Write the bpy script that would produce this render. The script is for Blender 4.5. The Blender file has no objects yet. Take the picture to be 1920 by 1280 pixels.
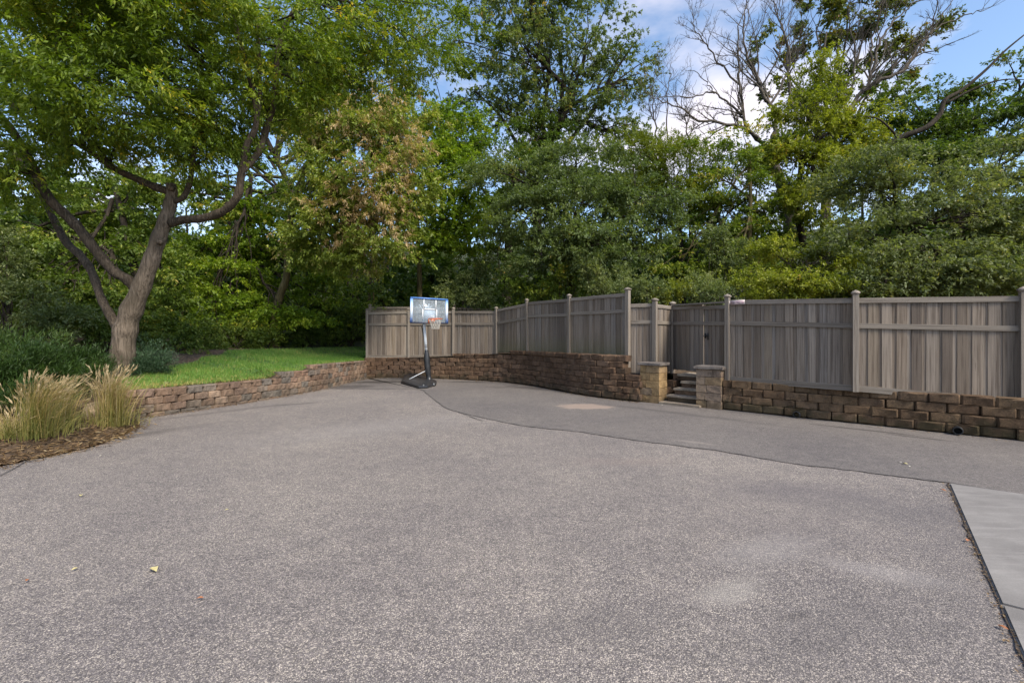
import bpy, bmesh, math, random
import numpy as np
from mathutils import Vector, Matrix

R = math.radians
random.seed(7)
rng = np.random.default_rng(7)
S = bpy.context.scene
COL = S.collection

# ------------------------------------------------------------------ camera, sky, sun, exposure
CAMZ, F, HZ = 1.6, 850.0, 630.0
cam_d = bpy.data.cameras.new('camera')
cam = bpy.data.objects.new('camera', cam_d)
COL.objects.link(cam)
S.camera = cam
cam.location = (0, 0, CAMZ)
cam.rotation_euler = (R(90), 0, 0)
cam_d.sensor_width = 36
cam_d.lens = F / 1920 * 36
cam_d.shift_y = (HZ - 640) / 1920
cam_d.clip_end = 1500

SUN_EL, SUN_AZ = 46, 140          # azimuth clockwise from +Y (the view direction)
w = bpy.data.worlds.new('World'); S.world = w; w.use_nodes = True
wn = w.node_tree.nodes; wl = w.node_tree.links
wn.clear()
wout = wn.new('ShaderNodeOutputWorld'); wbg = wn.new('ShaderNodeBackground')
sky = wn.new('ShaderNodeTexSky'); sky.sky_type = 'NISHITA'; sky.sun_disc = False
sky.sun_elevation = R(SUN_EL); sky.sun_rotation = R(SUN_AZ)
sky.air_density = 1.0; sky.dust_density = 0.9; sky.ozone_density = 1.4
tc = wn.new('ShaderNodeTexCoord')
mp = wn.new('ShaderNodeMapping'); mp.inputs['Scale'].default_value = (1, 1, 2.2)
mp.inputs['Location'].default_value = (0.3, 0.1, 0.45)
nz = wn.new('ShaderNodeTexNoise'); nz.inputs['Scale'].default_value = 2.6; nz.inputs['Detail'].default_value = 8
nz.inputs['Roughness'].default_value = 0.52; nz.inputs['Distortion'].default_value = 0.15
rp = wn.new('ShaderNodeValToRGB')
rp.color_ramp.elements[0].position = 0.50; rp.color_ramp.elements[0].color = (0, 0, 0, 1)
rp.color_ramp.elements[1].position = 0.70; rp.color_ramp.elements[1].color = (1, 1, 1, 1)
gm = wn.new('ShaderNodeMixRGB'); gm.inputs[2].default_value = (4.4, 4.15, 4.5, 1)
gain = wn.new('ShaderNodeMixRGB'); gain.blend_type = 'MULTIPLY'; gain.inputs[0].default_value = 1
gain.inputs[2].default_value = (1.0, 1.02, 1.02, 1)
wl.new(tc.outputs['Generated'], mp.inputs['Vector']); wl.new(mp.outputs[0], nz.inputs['Vector'])
wl.new(nz.outputs[0], rp.inputs[0]); wl.new(rp.outputs[0], gm.inputs[0])
wl.new(sky.outputs[0], gain.inputs[1]); wl.new(gain.outputs[0], gm.inputs[1])
wl.new(gm.outputs[0], wbg.inputs[0]); wl.new(wbg.outputs[0], wout.inputs[0])
wbg.inputs[1].default_value = 0.15

sd = bpy.data.lights.new('sun', 'SUN'); sd.energy = 3.0; sd.angle = R(18); sd.color = (1, 0.92, 0.79)
sun = bpy.data.objects.new('sun', sd); COL.objects.link(sun)
az, el = R(SUN_AZ), R(SUN_EL)
sdir = Vector((math.sin(az) * math.cos(el), math.cos(az) * math.cos(el), math.sin(el)))
sun.rotation_euler = sdir.to_track_quat('Z', 'Y').to_euler()

S.view_settings.view_transform = 'Standard'
S.view_settings.look = 'None'
S.view_settings.gamma = 1
S.view_settings.exposure = 0.86
S.cycles.max_bounces = 7; S.cycles.diffuse_bounces = 3; S.cycles.glossy_bounces = 2
S.cycles.transmission_bounces = 4; S.cycles.transparent_max_bounces = 8
S.cycles.caustics_reflective = False; S.cycles.caustics_refractive = False

# ------------------------------------------------------------------ helpers
def at(px, py, Y):
    return np.array(((px - 960) / F * Y, Y, CAMZ + (HZ - py) / F * Y))

def gr(px, py, z=0.0):
    Y = (CAMZ - z) * F / (py - HZ)
    return np.array(((px - 960) / F * Y, Y, z))

def tag(o, label=None, cat=None, group=None, kind=None):
    if label: o['label'] = label
    if cat: o['category'] = cat
    if group: o['group'] = group
    if kind: o['kind'] = kind
    return o

def empty(name, loc=(0, 0, 0), rz=0.0):
    o = bpy.data.objects.new(name, None); COL.objects.link(o)
    o.location = loc; o.rotation_euler = (0, 0, rz); o.empty_display_size = 0.2
    return o

def link(name, me, mat=None, parent=None, loc=None):
    o = bpy.data.objects.new(name, me); COL.objects.link(o)
    if mat and not len(me.materials): me.materials.append(mat)
    if parent is not None: o.parent = parent
    if loc is not None: o.location = loc
    return o

def np_mesh(name, V, faces, smooth=False, attr=None):
    """faces: (M,k) int array or list of such arrays"""
    if not isinstance(faces, (list, tuple)): faces = [faces]
    faces = [np.asarray(f, dtype=np.int32) for f in faces if len(f)]
    me = bpy.data.meshes.new(name)
    V = np.asarray(V, dtype=np.float32)
    nl = sum(f.size for f in faces); nf = sum(len(f) for f in faces)
    me.vertices.add(len(V)); me.loops.add(nl); me.polygons.add(nf)
    me.vertices.foreach_set('co', V.ravel())
    me.loops.foreach_set('vertex_index', np.concatenate([f.ravel() for f in faces]))
    starts = []; k = 0
    for f in faces:
        starts.append(k + np.arange(len(f)) * f.shape[1]); k += f.size
    me.polygons.foreach_set('loop_start', np.concatenate(starts).astype(np.int32))
    if smooth: me.polygons.foreach_set('use_smooth', np.ones(nf, dtype=bool))
    if attr is not None:
        a = me.attributes.new('tint', 'FLOAT', 'FACE')
        a.data.foreach_set('value', np.asarray(attr, dtype=np.float32))
    me.update(calc_edges=True)
    return me

class MB:
    """collects shapes, builds one mesh"""
    def __init__(s): s.v = []; s.f3 = []; s.f4 = []; s.n = 0
    def add(s, V, F4=(), F3=()):
        V = np.asarray(V, float)
        s.v.append(V)
        if len(F4): s.f4.append(np.asarray(F4) + s.n)
        if len(F3): s.f3.append(np.asarray(F3) + s.n)
        s.n += len(V)
    def box(s, c, size, rz=0.0, M=None):
        x, y, z = np.asarray(size) / 2
        V = np.array([(a * x, b * y, d * z) for d in (-1, 1) for b in (-1, 1) for a in (-1, 1)])
        if M is not None: V = V @ np.array(M).T
        ca, sa = math.cos(rz), math.sin(rz)
        V = V @ np.array([[ca, sa, 0], [-sa, ca, 0], [0, 0, 1]]) + np.asarray(c)
        s.add(V, [(0, 2, 3, 1), (4, 5, 7, 6), (0, 1, 5, 4), (2, 6, 7, 3), (0, 4, 6, 2), (1, 3, 7, 5)])
    def tube(s, P, rad, sides=7, cap=True):
        P = np.asarray(P, float); n = len(P)
        rad = np.broadcast_to(np.asarray(rad, float), (n,))
        T = np.gradient(P, axis=0); T /= np.linalg.norm(T, axis=1)[:, None] + 1e-9
        ref = np.array((0.13, 0.21, 1.0)) if abs(T[:, 2]).mean() < 0.8 else np.array((1.0, 0.2, 0.1))
        A = np.cross(T, ref); A /= np.linalg.norm(A, axis=1)[:, None] + 1e-9
        B = np.cross(T, A)
        th = np.arange(sides) / sides * 2 * np.pi
        V = P[:, None] + rad[:, None, None] * (np.cos(th)[None, :, None] * A[:, None] + np.sin(th)[None, :, None] * B[:, None])
        V = V.reshape(-1, 3)
        i = np.arange(n - 1)[:, None] * sides; j = np.arange(sides)[None]
        j2 = (j + 1) % sides
        Q = np.stack([i + j, i + j2, i + sides + j2, i + sides + j], -1).reshape(-1, 4)
        F3 = []
        if cap:
            V = np.vstack([V, P[0], P[-1]])
            a, b = n * sides, n * sides + 1
            F3 = [(a, (k + 1) % sides, k) for k in range(sides)] + [(b, (n - 1) * sides + k, (n - 1) * sides + (k + 1) % sides) for k in range(sides)]
        s.add(V, Q, F3)
    def mesh(s, name, smooth=False):
        fs = []
        if s.f4: fs.append(np.vstack(s.f4))
        if s.f3: fs.append(np.vstack(s.f3))
        return np_mesh(name, np.vstack(s.v), fs, smooth)
    def build(s, name, mat, parent=None, smooth=False):
        return link(name, s.mesh(name, smooth), mat, parent)

def smooth_path(P, n=6):
    P = np.asarray(P, float)
    if len(P) < 3: return P
    Q = np.vstack([2 * P[0] - P[1], P, 2 * P[-1] - P[-2]])
    out = []
    for i in range(1, len(Q) - 2):
        t = np.linspace(0, 1, n, endpoint=False)[:, None]
        a, b, c, d = Q[i - 1], Q[i], Q[i + 1], Q[i + 2]
        out.append(0.5 * ((2 * b) + (-a + c) * t + (2 * a - 5 * b + 4 * c - d) * t ** 2 + (-a + 3 * b - 3 * c + d) * t ** 3))
    out.append(P[-1][None])
    return np.vstack(out)

# ------------------------------------------------------------------ materials
def new_mat(name):
    m = bpy.data.materials.new(name); m.use_nodes = True
    nt = m.node_tree; b = nt.nodes['Principled BSDF']
    return m, nt.nodes, nt.links, b

def ramp(N, L, src, stops, interp='LINEAR'):
    r = N.new('ShaderNodeValToRGB'); cr = r.color_ramp; cr.interpolation = interp
    while len(cr.elements) < len(stops): cr.elements.new(0.5)
    for e, (p, c) in zip(cr.elements, stops):
        e.position = p; e.color = (*c, 1) if len(c) == 3 else c
    L.new(src, r.inputs[0])
    return r.outputs[0]

def noise(N, L, vec, scale, detail=3, rough=0.5, dist=0.0):
    n = N.new('ShaderNodeTexNoise'); n.inputs['Scale'].default_value = scale
    n.inputs['Detail'].default_value = detail; n.inputs['Roughness'].default_value = rough
    n.inputs['Distortion'].default_value = dist
    if vec is not None: L.new(vec, n.inputs['Vector'])
    return n.outputs[0]

def mix(N, L, fac, a, b, mode='MIX'):
    m = N.new('ShaderNodeMixRGB'); m.blend_type = mode
    for i, v in ((0, fac), (1, a), (2, b)):
        if isinstance(v, (int, float)): m.inputs[i].default_value = v
        elif isinstance(v, tuple): m.inputs[i].default_value = (*v, 1)
        else: L.new(v, m.inputs[i])
    return m.outputs[0]

def mth(N, L, op, a, b=0.0, c=None, clamp=False):
    m = N.new('ShaderNodeMath'); m.operation = op; m.use_clamp = clamp
    for i, v in enumerate((a, b) if c is None else (a, b, c)):
        if isinstance(v, (int, float)): m.inputs[i].default_value = v
        else: L.new(v, m.inputs[i])
    return m.outputs[0]

def mapping(N, L, vec, scale=(1, 1, 1), loc=(0, 0, 0), rot=(0, 0, 0)):
    m = N.new('ShaderNodeMapping')
    m.inputs['Scale'].default_value = scale; m.inputs['Location'].default_value = loc; m.inputs['Rotation'].default_value = rot
    L.new(vec, m.inputs['Vector'])
    return m.outputs[0]

def bump(N, L, b, h, strength=0.5, dist=0.01):
    k = N.new('ShaderNodeBump'); k.inputs['Strength'].default_value = strength; k.inputs['Distance'].default_value = dist
    L.new(h, k.inputs['Height']); L.new(k.outputs[0], b.inputs['Normal'])

def obj_co(N): return N.new('ShaderNodeTexCoord').outputs['Object']
def obj_rand(N): return N.new('ShaderNodeObjectInfo').outputs['Random']
def world_pos(N): return N.new('ShaderNodeNewGeometry').outputs['Position']

def rand_co(N, L, scale=(1, 1, 1)):
    """object coordinates pushed off by the object's own random number"""
    co = obj_co(N); r = obj_rand(N)
    cx = N.new('ShaderNodeCombineXYZ')
    L.new(mth(N, L, 'MULTIPLY', r, 37.0), cx.inputs[0]); L.new(mth(N, L, 'MULTIPLY', r, 91.0), cx.inputs[1]); L.new(mth(N, L, 'MULTIPLY', r, 53.0), cx.inputs[2])
    mm = mapping(N, L, co, scale)
    va = N.new('ShaderNodeVectorMath'); va.operation = 'ADD'
    L.new(mm, va.inputs[0]); L.new(cx.outputs[0], va.inputs[1])
    return va.outputs[0]

def plain(name, col, rough=0.6, metal=0.0, var=0.15, scale=20.0):
    m, N, L, b = new_mat(name)
    n = noise(N, L, obj_co(N), scale, 4)
    c = tuple(x * (1 - var) for x in col); d = tuple(min(1, x * (1 + var)) for x in col)
    L.new(ramp(N, L, n, [(0.3, c), (0.7, d)]), b.inputs['Base Color'])
    b.inputs['Roughness'].default_value = rough; b.inputs['Metallic'].default_value = metal
    return m

def blob(N, L, P, cx, cy, rx, ry, ang=0.0, soft=1.0):
    """soft ellipse in ground metres, broken by noise"""
    mm = mapping(N, L, P, (1, 1, 0))
    v = N.new('ShaderNodeVectorMath'); v.operation = 'SUBTRACT'; v.inputs[1].default_value = (cx, cy, 0); L.new(mm, v.inputs[0])
    rr = N.new('ShaderNodeVectorRotate'); rr.rotation_type = 'Z_AXIS'; rr.inputs['Angle'].default_value = -ang; L.new(v.outputs[0], rr.inputs['Vector'])
    s = mapping(N, L, rr.outputs[0], (1 / rx, 1 / ry, 1))
    ln = N.new('ShaderNodeVectorMath'); ln.operation = 'LENGTH'; L.new(s, ln.inputs[0])
    nn = noise(N, L, P, 3.0, 4)
    d = mth(N, L, 'ADD', ln.outputs['Value'], mth(N, L, 'MULTIPLY', mth(N, L, 'SUBTRACT', nn, 0.5), 1.2))
    mr = N.new('ShaderNodeMapRange'); mr.interpolation_type = 'SMOOTHSTEP'
    mr.inputs['From Min'].default_value = 1.0 - 0.6 * soft; mr.inputs['From Max'].default_value = 1.0 + 0.35 * soft
    mr.inputs['To Min'].default_value = 1; mr.inputs['To Max'].default_value = 0
    L.new(d, mr.inputs['Value'])
    return mr.outputs[0]

def asphalt(name, matrix, chips, chip_share, scale, blobs, tone=1.0):
    m, N, L, b = new_mat(name)
    P = world_pos(N)
    v = N.new('ShaderNodeTexVoronoi'); v.inputs['Scale'].default_value = scale; L.new(P, v.inputs['Vector'])
    sep = N.new('ShaderNodeSeparateColor'); L.new(v.outputs['Color'], sep.inputs[0])
    v2 = N.new('ShaderNodeTexVoronoi'); v2.inputs['Scale'].default_value = scale * 2.1; L.new(P, v2.inputs['Vector'])
    sep2 = N.new('ShaderNodeSeparateColor'); L.new(v2.outputs['Color'], sep2.inputs[0])
    chipcol = ramp(N, L, sep.outputs[1], [(0.0, chips[0]), (0.35, chips[1]), (0.7, chips[2]), (1.0, chips[3])], 'CONSTANT')
    big = noise(N, L, P, 0.55, 5, 0.55)
    mid = noise(N, L, P, 5.0, 4, 0.6)
    # share of bare chips varies in broad patches
    thr = mth(N, L, 'ADD', chip_share, mth(N, L, 'MULTIPLY', mth(N, L, 'SUBTRACT', big, 0.5), 0.55))
    ischip = mth(N, L, 'LESS_THAN', sep.outputs[0], thr)
    edge = mth(N, L, 'MULTIPLY', mth(N, L, 'LESS_THAN', v.outputs['Distance'], 0.46), 0.88)
    mask = mth(N, L, 'MULTIPLY', ischip, edge)
    base = ramp(N, L, sep2.outputs[0], [(0.0, tuple(x * 0.62 for x in matrix)), (1.0, tuple(x * 1.5 for x in matrix))])
    small = mth(N, L, 'MULTIPLY', mth(N, L, 'LESS_THAN', sep2.outputs[1], 0.3), mth(N, L, 'LESS_THAN', v2.outputs['Distance'], 0.4))
    base = mix(N, L, mth(N, L, 'MULTIPLY', small, 0.8), base, chips[1])
    col = mix(N, L, mask, base, chipcol)
    col = mix(N, L, 1.0, col, ramp(N, L, mid, [(0.3, (0.86, 0.86, 0.87)), (0.7, (1.1, 1.09, 1.08))]), 'MULTIPLY')
    col = mix(N, L, 1.0, col, ramp(N, L, big, [(0.3, (0.85, 0.84, 0.86)), (0.72, (1.12, 1.1, 1.07))]), 'MULTIPLY')
    gr1 = noise(N, L, P, 46, 2, 0.7); gr2 = noise(N, L, P, 17, 2, 0.7)
    col = mix(N, L, 1.0, col, ramp(N, L, gr1, [(0.32, (0.76, 0.755, 0.75)), (0.5, (1, 1, 1)), (0.68, (1.3, 1.28, 1.26))]), 'MULTIPLY')
    col = mix(N, L, 1.0, col, ramp(N, L, gr2, [(0.3, (0.86, 0.86, 0.86)), (0.7, (1.15, 1.145, 1.14))]), 'MULTIPLY')
    col = mix(N, L, 1.0, col, (tone * 1.13, tone * 1.145, tone * 1.08), 'MULTIPLY')
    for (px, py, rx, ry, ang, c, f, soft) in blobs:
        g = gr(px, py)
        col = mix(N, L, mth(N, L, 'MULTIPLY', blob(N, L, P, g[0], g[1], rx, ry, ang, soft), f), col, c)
    L.new(col, b.inputs['Base Color'])
    b.inputs['Roughness'].default_value = 0.82; b.inputs['Specular IOR Level'].default_value = 0.35
    h = mth(N, L, 'ADD', mth(N, L, 'MULTIPLY', v.outputs['Distance'], -1.0), mth(N, L, 'MULTIPLY', mask, 0.35))
    bump(N, L, b, h, 0.55, 0.006)
    return m

CH = [(0.26, 0.23, 0.215), (0.42, 0.37, 0.33), (0.33, 0.29, 0.27), (0.55, 0.49, 0.43)]
M_OLD = asphalt('asphalt_old', (0.115, 0.102, 0.105), CH, 0.62, 112, [
    (1370, 1108, 0.30, 0.11, 0.5, (0.33, 0.30, 0.265), 0.42, 1.3),
    (1650, 1070, 0.42, 0.14, -0.4, (0.31, 0.28, 0.265), 0.38, 1.3),
    (1120, 1170, 0.5, 0.2, 0.2, (0.085, 0.077, 0.077), 0.36, 1.5),
    (1700, 960, 1.4, 0.5, -.5, (0.10, 0.09, 0.094), 0.4, 1.5), (1440, 1030, .5, .2, .4, (0.30, 0.275, 0.26), .3, 1.3), (1560, 1180, .8, .25, .3, (0.085, 0.077, 0.078), .3, 1.5), (1490, 1155, .12, .03, .3, (0.04, 0.036, 0.036), .4, 1.3), (720, 800, 2.2, .8, .6, (0.34, 0.31, 0.285), .22, 1.5),
    (1480, 920, 0.9, 0.35, 0.0, (0.12, 0.105, 0.11), 0.30, 1.4),
    (1500, 985, 1.1, 0.5, -0.4, (0.115, 0.10, 0.105), 0.25, 1.5),
    (1170, 865, 0.8, 0.2, 0.0, (0.26, 0.20, 0.17), 0.2, 1.3),
    (1820, 1060, 0.35, 1.2, -0.7, (0.10, 0.09, 0.092), 0.3, 1.4),
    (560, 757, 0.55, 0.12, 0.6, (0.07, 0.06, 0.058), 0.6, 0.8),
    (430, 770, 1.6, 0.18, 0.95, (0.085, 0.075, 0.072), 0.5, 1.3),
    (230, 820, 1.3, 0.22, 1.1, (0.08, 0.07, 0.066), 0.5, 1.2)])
CH2 = [(0.16, 0.145, 0.14), (0.22, 0.20, 0.19), (0.18, 0.16, 0.155), (0.30, 0.27, 0.25)]
M_NEW = asphalt('asphalt_new', (0.11, 0.098, 0.098), CH2, 0.48, 130, [
    (1095, 762, 0.62, 0.42, 0.0, (0.33, 0.25, 0.20), 0.75, 0.45),
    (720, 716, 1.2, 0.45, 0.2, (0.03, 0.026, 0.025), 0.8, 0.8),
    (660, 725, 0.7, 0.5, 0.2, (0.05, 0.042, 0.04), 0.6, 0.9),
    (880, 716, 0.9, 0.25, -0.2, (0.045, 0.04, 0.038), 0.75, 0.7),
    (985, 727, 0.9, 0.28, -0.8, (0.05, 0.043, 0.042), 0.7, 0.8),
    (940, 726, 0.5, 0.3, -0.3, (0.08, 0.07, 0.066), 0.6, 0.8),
    (1300, 829, 0.35, 0.07, -0.6, (0.28, 0.24, 0.21), 0.5, 1.0),
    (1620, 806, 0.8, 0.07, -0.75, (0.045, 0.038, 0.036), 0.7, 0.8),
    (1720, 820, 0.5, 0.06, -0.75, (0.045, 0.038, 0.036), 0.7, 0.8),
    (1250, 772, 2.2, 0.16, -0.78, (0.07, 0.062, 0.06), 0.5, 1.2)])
m, N, L, b = new_mat('seam_tar'); M_TAR = m
L.new(ramp(N, L, noise(N, L, world_pos(N), 30, 4), [(0.3, (0.02, 0.018, 0.017)), (0.8, (0.07, 0.062, 0.058))]), b.inputs['Base Color']); b.inputs['Roughness'].default_value = 0.9

m, N, L, b = new_mat('concrete'); M_CONC = m
P = world_pos(N)
c = ramp(N, L, noise(N, L, P, 2.2, 6, 0.62), [(0.3, (0.155, 0.142, 0.132)), (0.7, (0.235, 0.218, 0.202))])
st = noise(N, L, mapping(N, L, P, (1.2, 9, 1), rot=(0, 0, 0.9)), 1.6, 6, 0.65)
c = mix(N, L, ramp(N, L, st, [(0.5, (0, 0, 0)), (0.75, (0.45, 0.45, 0.45))]), c, (0.33, 0.305, 0.285))
c = mix(N, L, 1.0, c, ramp(N, L, noise(N, L, P, 90, 3, 0.6), [(0.3, (0.9, 0.9, 0.9)), (0.7, (1.08, 1.08, 1.08))]), 'MULTIPLY')
L.new(c, b.inputs['Base Color']); b.inputs['Roughness'].default_value = 0.85
bump(N, L, b, noise(N, L, P, 160, 3), 0.25, 0.003)

def wood(name, tones, moss=0.0):
    m, N, L, b = new_mat(name)
    co = rand_co(N, L, (1, 1, 1))
    oi = N.new('ShaderNodeObjectInfo')
    base = ramp(N, L, obj_rand(N), [(i / (len(tones) - 1), t) for i, t in enumerate(tones)])
    g = noise(N, L, mapping(N, L, co, (28, 28, 1.1)), 1.7, 5, 0.6, 0.6)
    fine = noise(N, L, mapping(N, L, co, (130, 130, 3.0)), 1.0, 3, 0.6)
    blot = noise(N, L, mapping(N, L, co, (5, 5, 1.5)), 1.0, 4, 0.6)
    c = mix(N, L, 1.0, base, ramp(N, L, g, [(0.25, (0.45, 0.42, 0.4)), (0.48, (1, 0.99, 0.97)), (0.8, (1.42, 1.38, 1.33))]), 'MULTIPLY')
    c = mix(N, L, 1.0, c, ramp(N, L, fine, [(0.3, (0.68, 0.67, 0.66)), (0.7, (1.25, 1.25, 1.25))]), 'MULTIPLY')
    c = mix(N, L, 1.0, c, ramp(N, L, blot, [(0.34, (0.58, 0.55, 0.53)), (0.5, (1, 1, 1)), (0.75, (1.22, 1.21, 1.2))]), 'MULTIPLY')
    # a few knots
    v = N.new('ShaderNodeTexVoronoi'); v.inputs['Scale'].default_value = 1.0; L.new(mapping(N, L, co, (6, 6, 2.0)), v.inputs['Vector'])
    k = mth(N, L, 'LESS_THAN', v.outputs['Distance'], 0.13)
    c = mix(N, L, mth(N, L, 'MULTIPLY', k, 0.6), c, (0.05, 0.035, 0.028))
    if moss:
        z = N.new('ShaderNodeSeparateXYZ'); L.new(world_pos(N), z.inputs[0])
        mr = N.new('ShaderNodeMapRange'); mr.inputs['From Min'].default_value = moss; mr.inputs['From Max'].default_value = moss + 0.55
        mr.inputs['To Min'].default_value = 1; mr.inputs['To Max'].default_value = 0
        L.new(mth(N, L, 'ADD', z.outputs[2], mth(N, L, 'MULTIPLY', mth(N, L, 'SUBTRACT', g, 0.5), 0.8)), mr.inputs['Value'])
        c = mix(N, L, mth(N, L, 'MULTIPLY', mr.outputs[0], 0.55), c, (0.13, 0.125, 0.06))
    L.new(c, b.inputs['Base Color']); b.inputs['Roughness'].default_value = 0.88; b.inputs['Specular IOR Level'].default_value = 0.25
    bump(N, L, b, mth(N, L, 'ADD', g, mth(N, L, 'MULTIPLY', fine, 0.5)), 0.45, 0.006)
    return m

T1 = [(0.206, 0.172, 0.143), (0.241, 0.205, 0.173), (0.136, 0.108, 0.085), (0.291, 0.248, 0.208), (0.186, 0.147, 0.114), (0.221, 0.195, 0.173), (0.121, 0.098, 0.081), (0.251, 0.205, 0.157)]
M_WOOD = wood('fence_wood', T1)
M_WOODM = wood('fence_wood_mossy', [tuple(a * 0.98 for a in t) for t in T1], moss=1.1)
M_RAIL = wood('fence_rail_wood', [(0.215, 0.187, 0.158), (0.25, 0.218, 0.186), (0.18, 0.156, 0.132)])
M_RAILX = M_RAIL

def block_mat(name, tones, moss_z=0.0, moss_col=(0.05, 0.055, 0.022), moss_f=0.0, dark=None):
    m, N, L, b = new_mat(name)
    co = rand_co(N, L)
    base = ramp(N, L, obj_rand(N), [(i / (len(tones) - 1), t) for i, t in enumerate(tones)])
    n1 = noise(N, L, co, 7, 5, 0.65); n2 = noise(N, L, co, 55, 4, 0.7)
    c = mix(N, L, 1.0, base, ramp(N, L, n1, [(0.28, (0.55, 0.53, 0.52)), (0.5, (1, 1, 1)), (0.75, (1.35, 1.3, 1.24))]), 'MULTIPLY')
    c = mix(N, L, 1.0, c, ramp(N, L, n2, [(0.3, (0.6, 0.6, 0.6)), (0.55, (1, 1, 1)), (0.75, (1.45, 1.42, 1.4))]), 'MULTIPLY')
    P = world_pos(N)
    w_ = noise(N, L, P, 1.3, 5, 0.6)
    c = mix(N, L, 1.0, c, ramp(N, L, w_, [(0.35, (0.68, 0.66, 0.66)), (0.65, (1.15, 1.15, 1.15))]), 'MULTIPLY')
    if moss_f:
        z = N.new('ShaderNodeSeparateXYZ'); L.new(P, z.inputs[0])
        mr = N.new('ShaderNodeMapRange'); mr.inputs['From Min'].default_value = moss_z * 0.25; mr.inputs['From Max'].default_value = moss_z
        mr.inputs['To Min'].default_value = 1; mr.inputs['To Max'].default_value = 0
        L.new(mth(N, L, 'ADD', z.outputs[2], mth(N, L, 'MULTIPLY', mth(N, L, 'SUBTRACT', noise(N, L, P, 4, 5), 0.5), 0.9)), mr.inputs['Value'])
        c = mix(N, L, mth(N, L, 'MULTIPLY', mr.outputs[0], moss_f), c, moss_col)
    L.new(c, b.inputs['Base Color']); b.inputs['Roughness'].default_value = 0.92; b.inputs['Specular IOR Level'].default_value = 0.2
    bump(N, L, b, mth(N, L, 'ADD', n1, mth(N, L, 'MULTIPLY', n2, 0.6)), 0.9, 0.015)
    return m

M_BLK_L = block_mat('block_left', [(0.2, 0.135, 0.094), (0.248, 0.173, 0.122), (0.168, 0.112, 0.079), (0.216, 0.166, 0.126), (0.152, 0.135, 0.115), (0.24, 0.154, 0.108), (0.272, 0.196, 0.14)], 0.35, (0.07, 0.06, 0.045), 0.35)
M_BLK_B = block_mat('block_back', [(0.132, 0.084, 0.053), (0.109, 0.067, 0.042), (0.155, 0.099, 0.063), (0.119, 0.074, 0.048), (0.142, 0.093, 0.063), (0.092, 0.061, 0.04)], 0.26, (0.04, 0.037, 0.022), 0.55)
M_BLK_R = block_mat('block_right', [(0.146, 0.095, 0.056), (0.122, 0.078, 0.047), (0.17, 0.114, 0.067), (0.133, 0.088, 0.055), (0.156, 0.106, 0.066)], 0.24, (0.036, 0.036, 0.018), 0.6)
M_PIL = block_mat('block_pillar', [(0.33, 0.225, 0.115), (0.24, 0.17, 0.105), (0.38, 0.25, 0.11), (0.22, 0.165, 0.12), (0.31, 0.205, 0.095), (0.27, 0.195, 0.12)], 0.32, (0.07, 0.055, 0.035), 0.5)
M_PIL2 = block_mat('block_pillar_pink', [(0.281, 0.205, 0.139), (0.238, 0.18, 0.135), (0.34, 0.234, 0.112), (0.255, 0.193, 0.143), (0.23, 0.172, 0.128)], 0.25, (0.06, 0.05, 0.033), 0.5)
M_CAP = block_mat('cap_stone', [(0.18, 0.157, 0.14), (0.216, 0.187, 0.164)])
M_STEP = block_mat('step_stone', [(0.34, 0.285, 0.22), (0.31, 0.26, 0.20), (0.37, 0.31, 0.24)])
M_BOULDER = block_mat('boulder_stone', [(0.378, 0.289, 0.188), (0.378, 0.289, 0.188)])

m, N, L, b = new_mat('leaf_litter'); M_DIRT = m
P = world_pos(N)
v = N.new('ShaderNodeTexVoronoi'); v.inputs['Scale'].default_value = 22; L.new(P, v.inputs['Vector'])
c = ramp(N, L, v.outputs['Color'], [(0, (0.03, 0.02, 0.013)), (0.5, (0.08, 0.052, 0.03)), (1, (0.15, 0.10, 0.055))])
c = mix(N, L, 1.0, c, ramp(N, L, noise(N, L, P, 3, 5), [(0.3, (0.6, 0.6, 0.6)), (0.7, (1.3, 1.25, 1.2))]), 'MULTIPLY')
sy = N.new('ShaderNodeSeparateXYZ'); L.new(P, sy.inputs[0])
wood_floor = mth(N, L, 'MULTIPLY', mth(N, L, 'GREATER_THAN', mth(N, L, 'ADD', sy.outputs[1], noise(N, L, P, 0.8, 4)), 19.0), 0.85)
c = mix(N, L, wood_floor, c, ramp(N, L, noise(N, L, P, 6, 5, 0.8), [(0.35, (0.008, 0.014, 0.005)), (0.6, (0.03, 0.05, 0.014)), (0.75, (0.06, 0.09, 0.02))]))
L.new(c, b.inputs['Base Color']); b.inputs['Roughness'].default_value = 0.95
bump(N, L, b, v.outputs['Distance'], 0.8, 0.02)

m, N, L, b = new_mat('turf'); M_TURF = m
P = world_pos(N)
c = ramp(N, L, noise(N, L, P, 14, 5, 0.7), [(0.3, (0.03, 0.065, 0.014)), (0.7, (0.065, 0.125, 0.025))])
c = mix(N, L, ramp(N, L, noise(N, L, P, 1.1, 4), [(0.5, (0, 0, 0)), (0.7, (0.5, 0.5, 0.5))]), c, (0.16, 0.16, 0.06))
L.new(c, b.inputs['Base Color']); b.inputs['Roughness'].default_value = 0.9
bump(N, L, b, noise(N, L, P, 60, 3), 0.6, 0.02)

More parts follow.
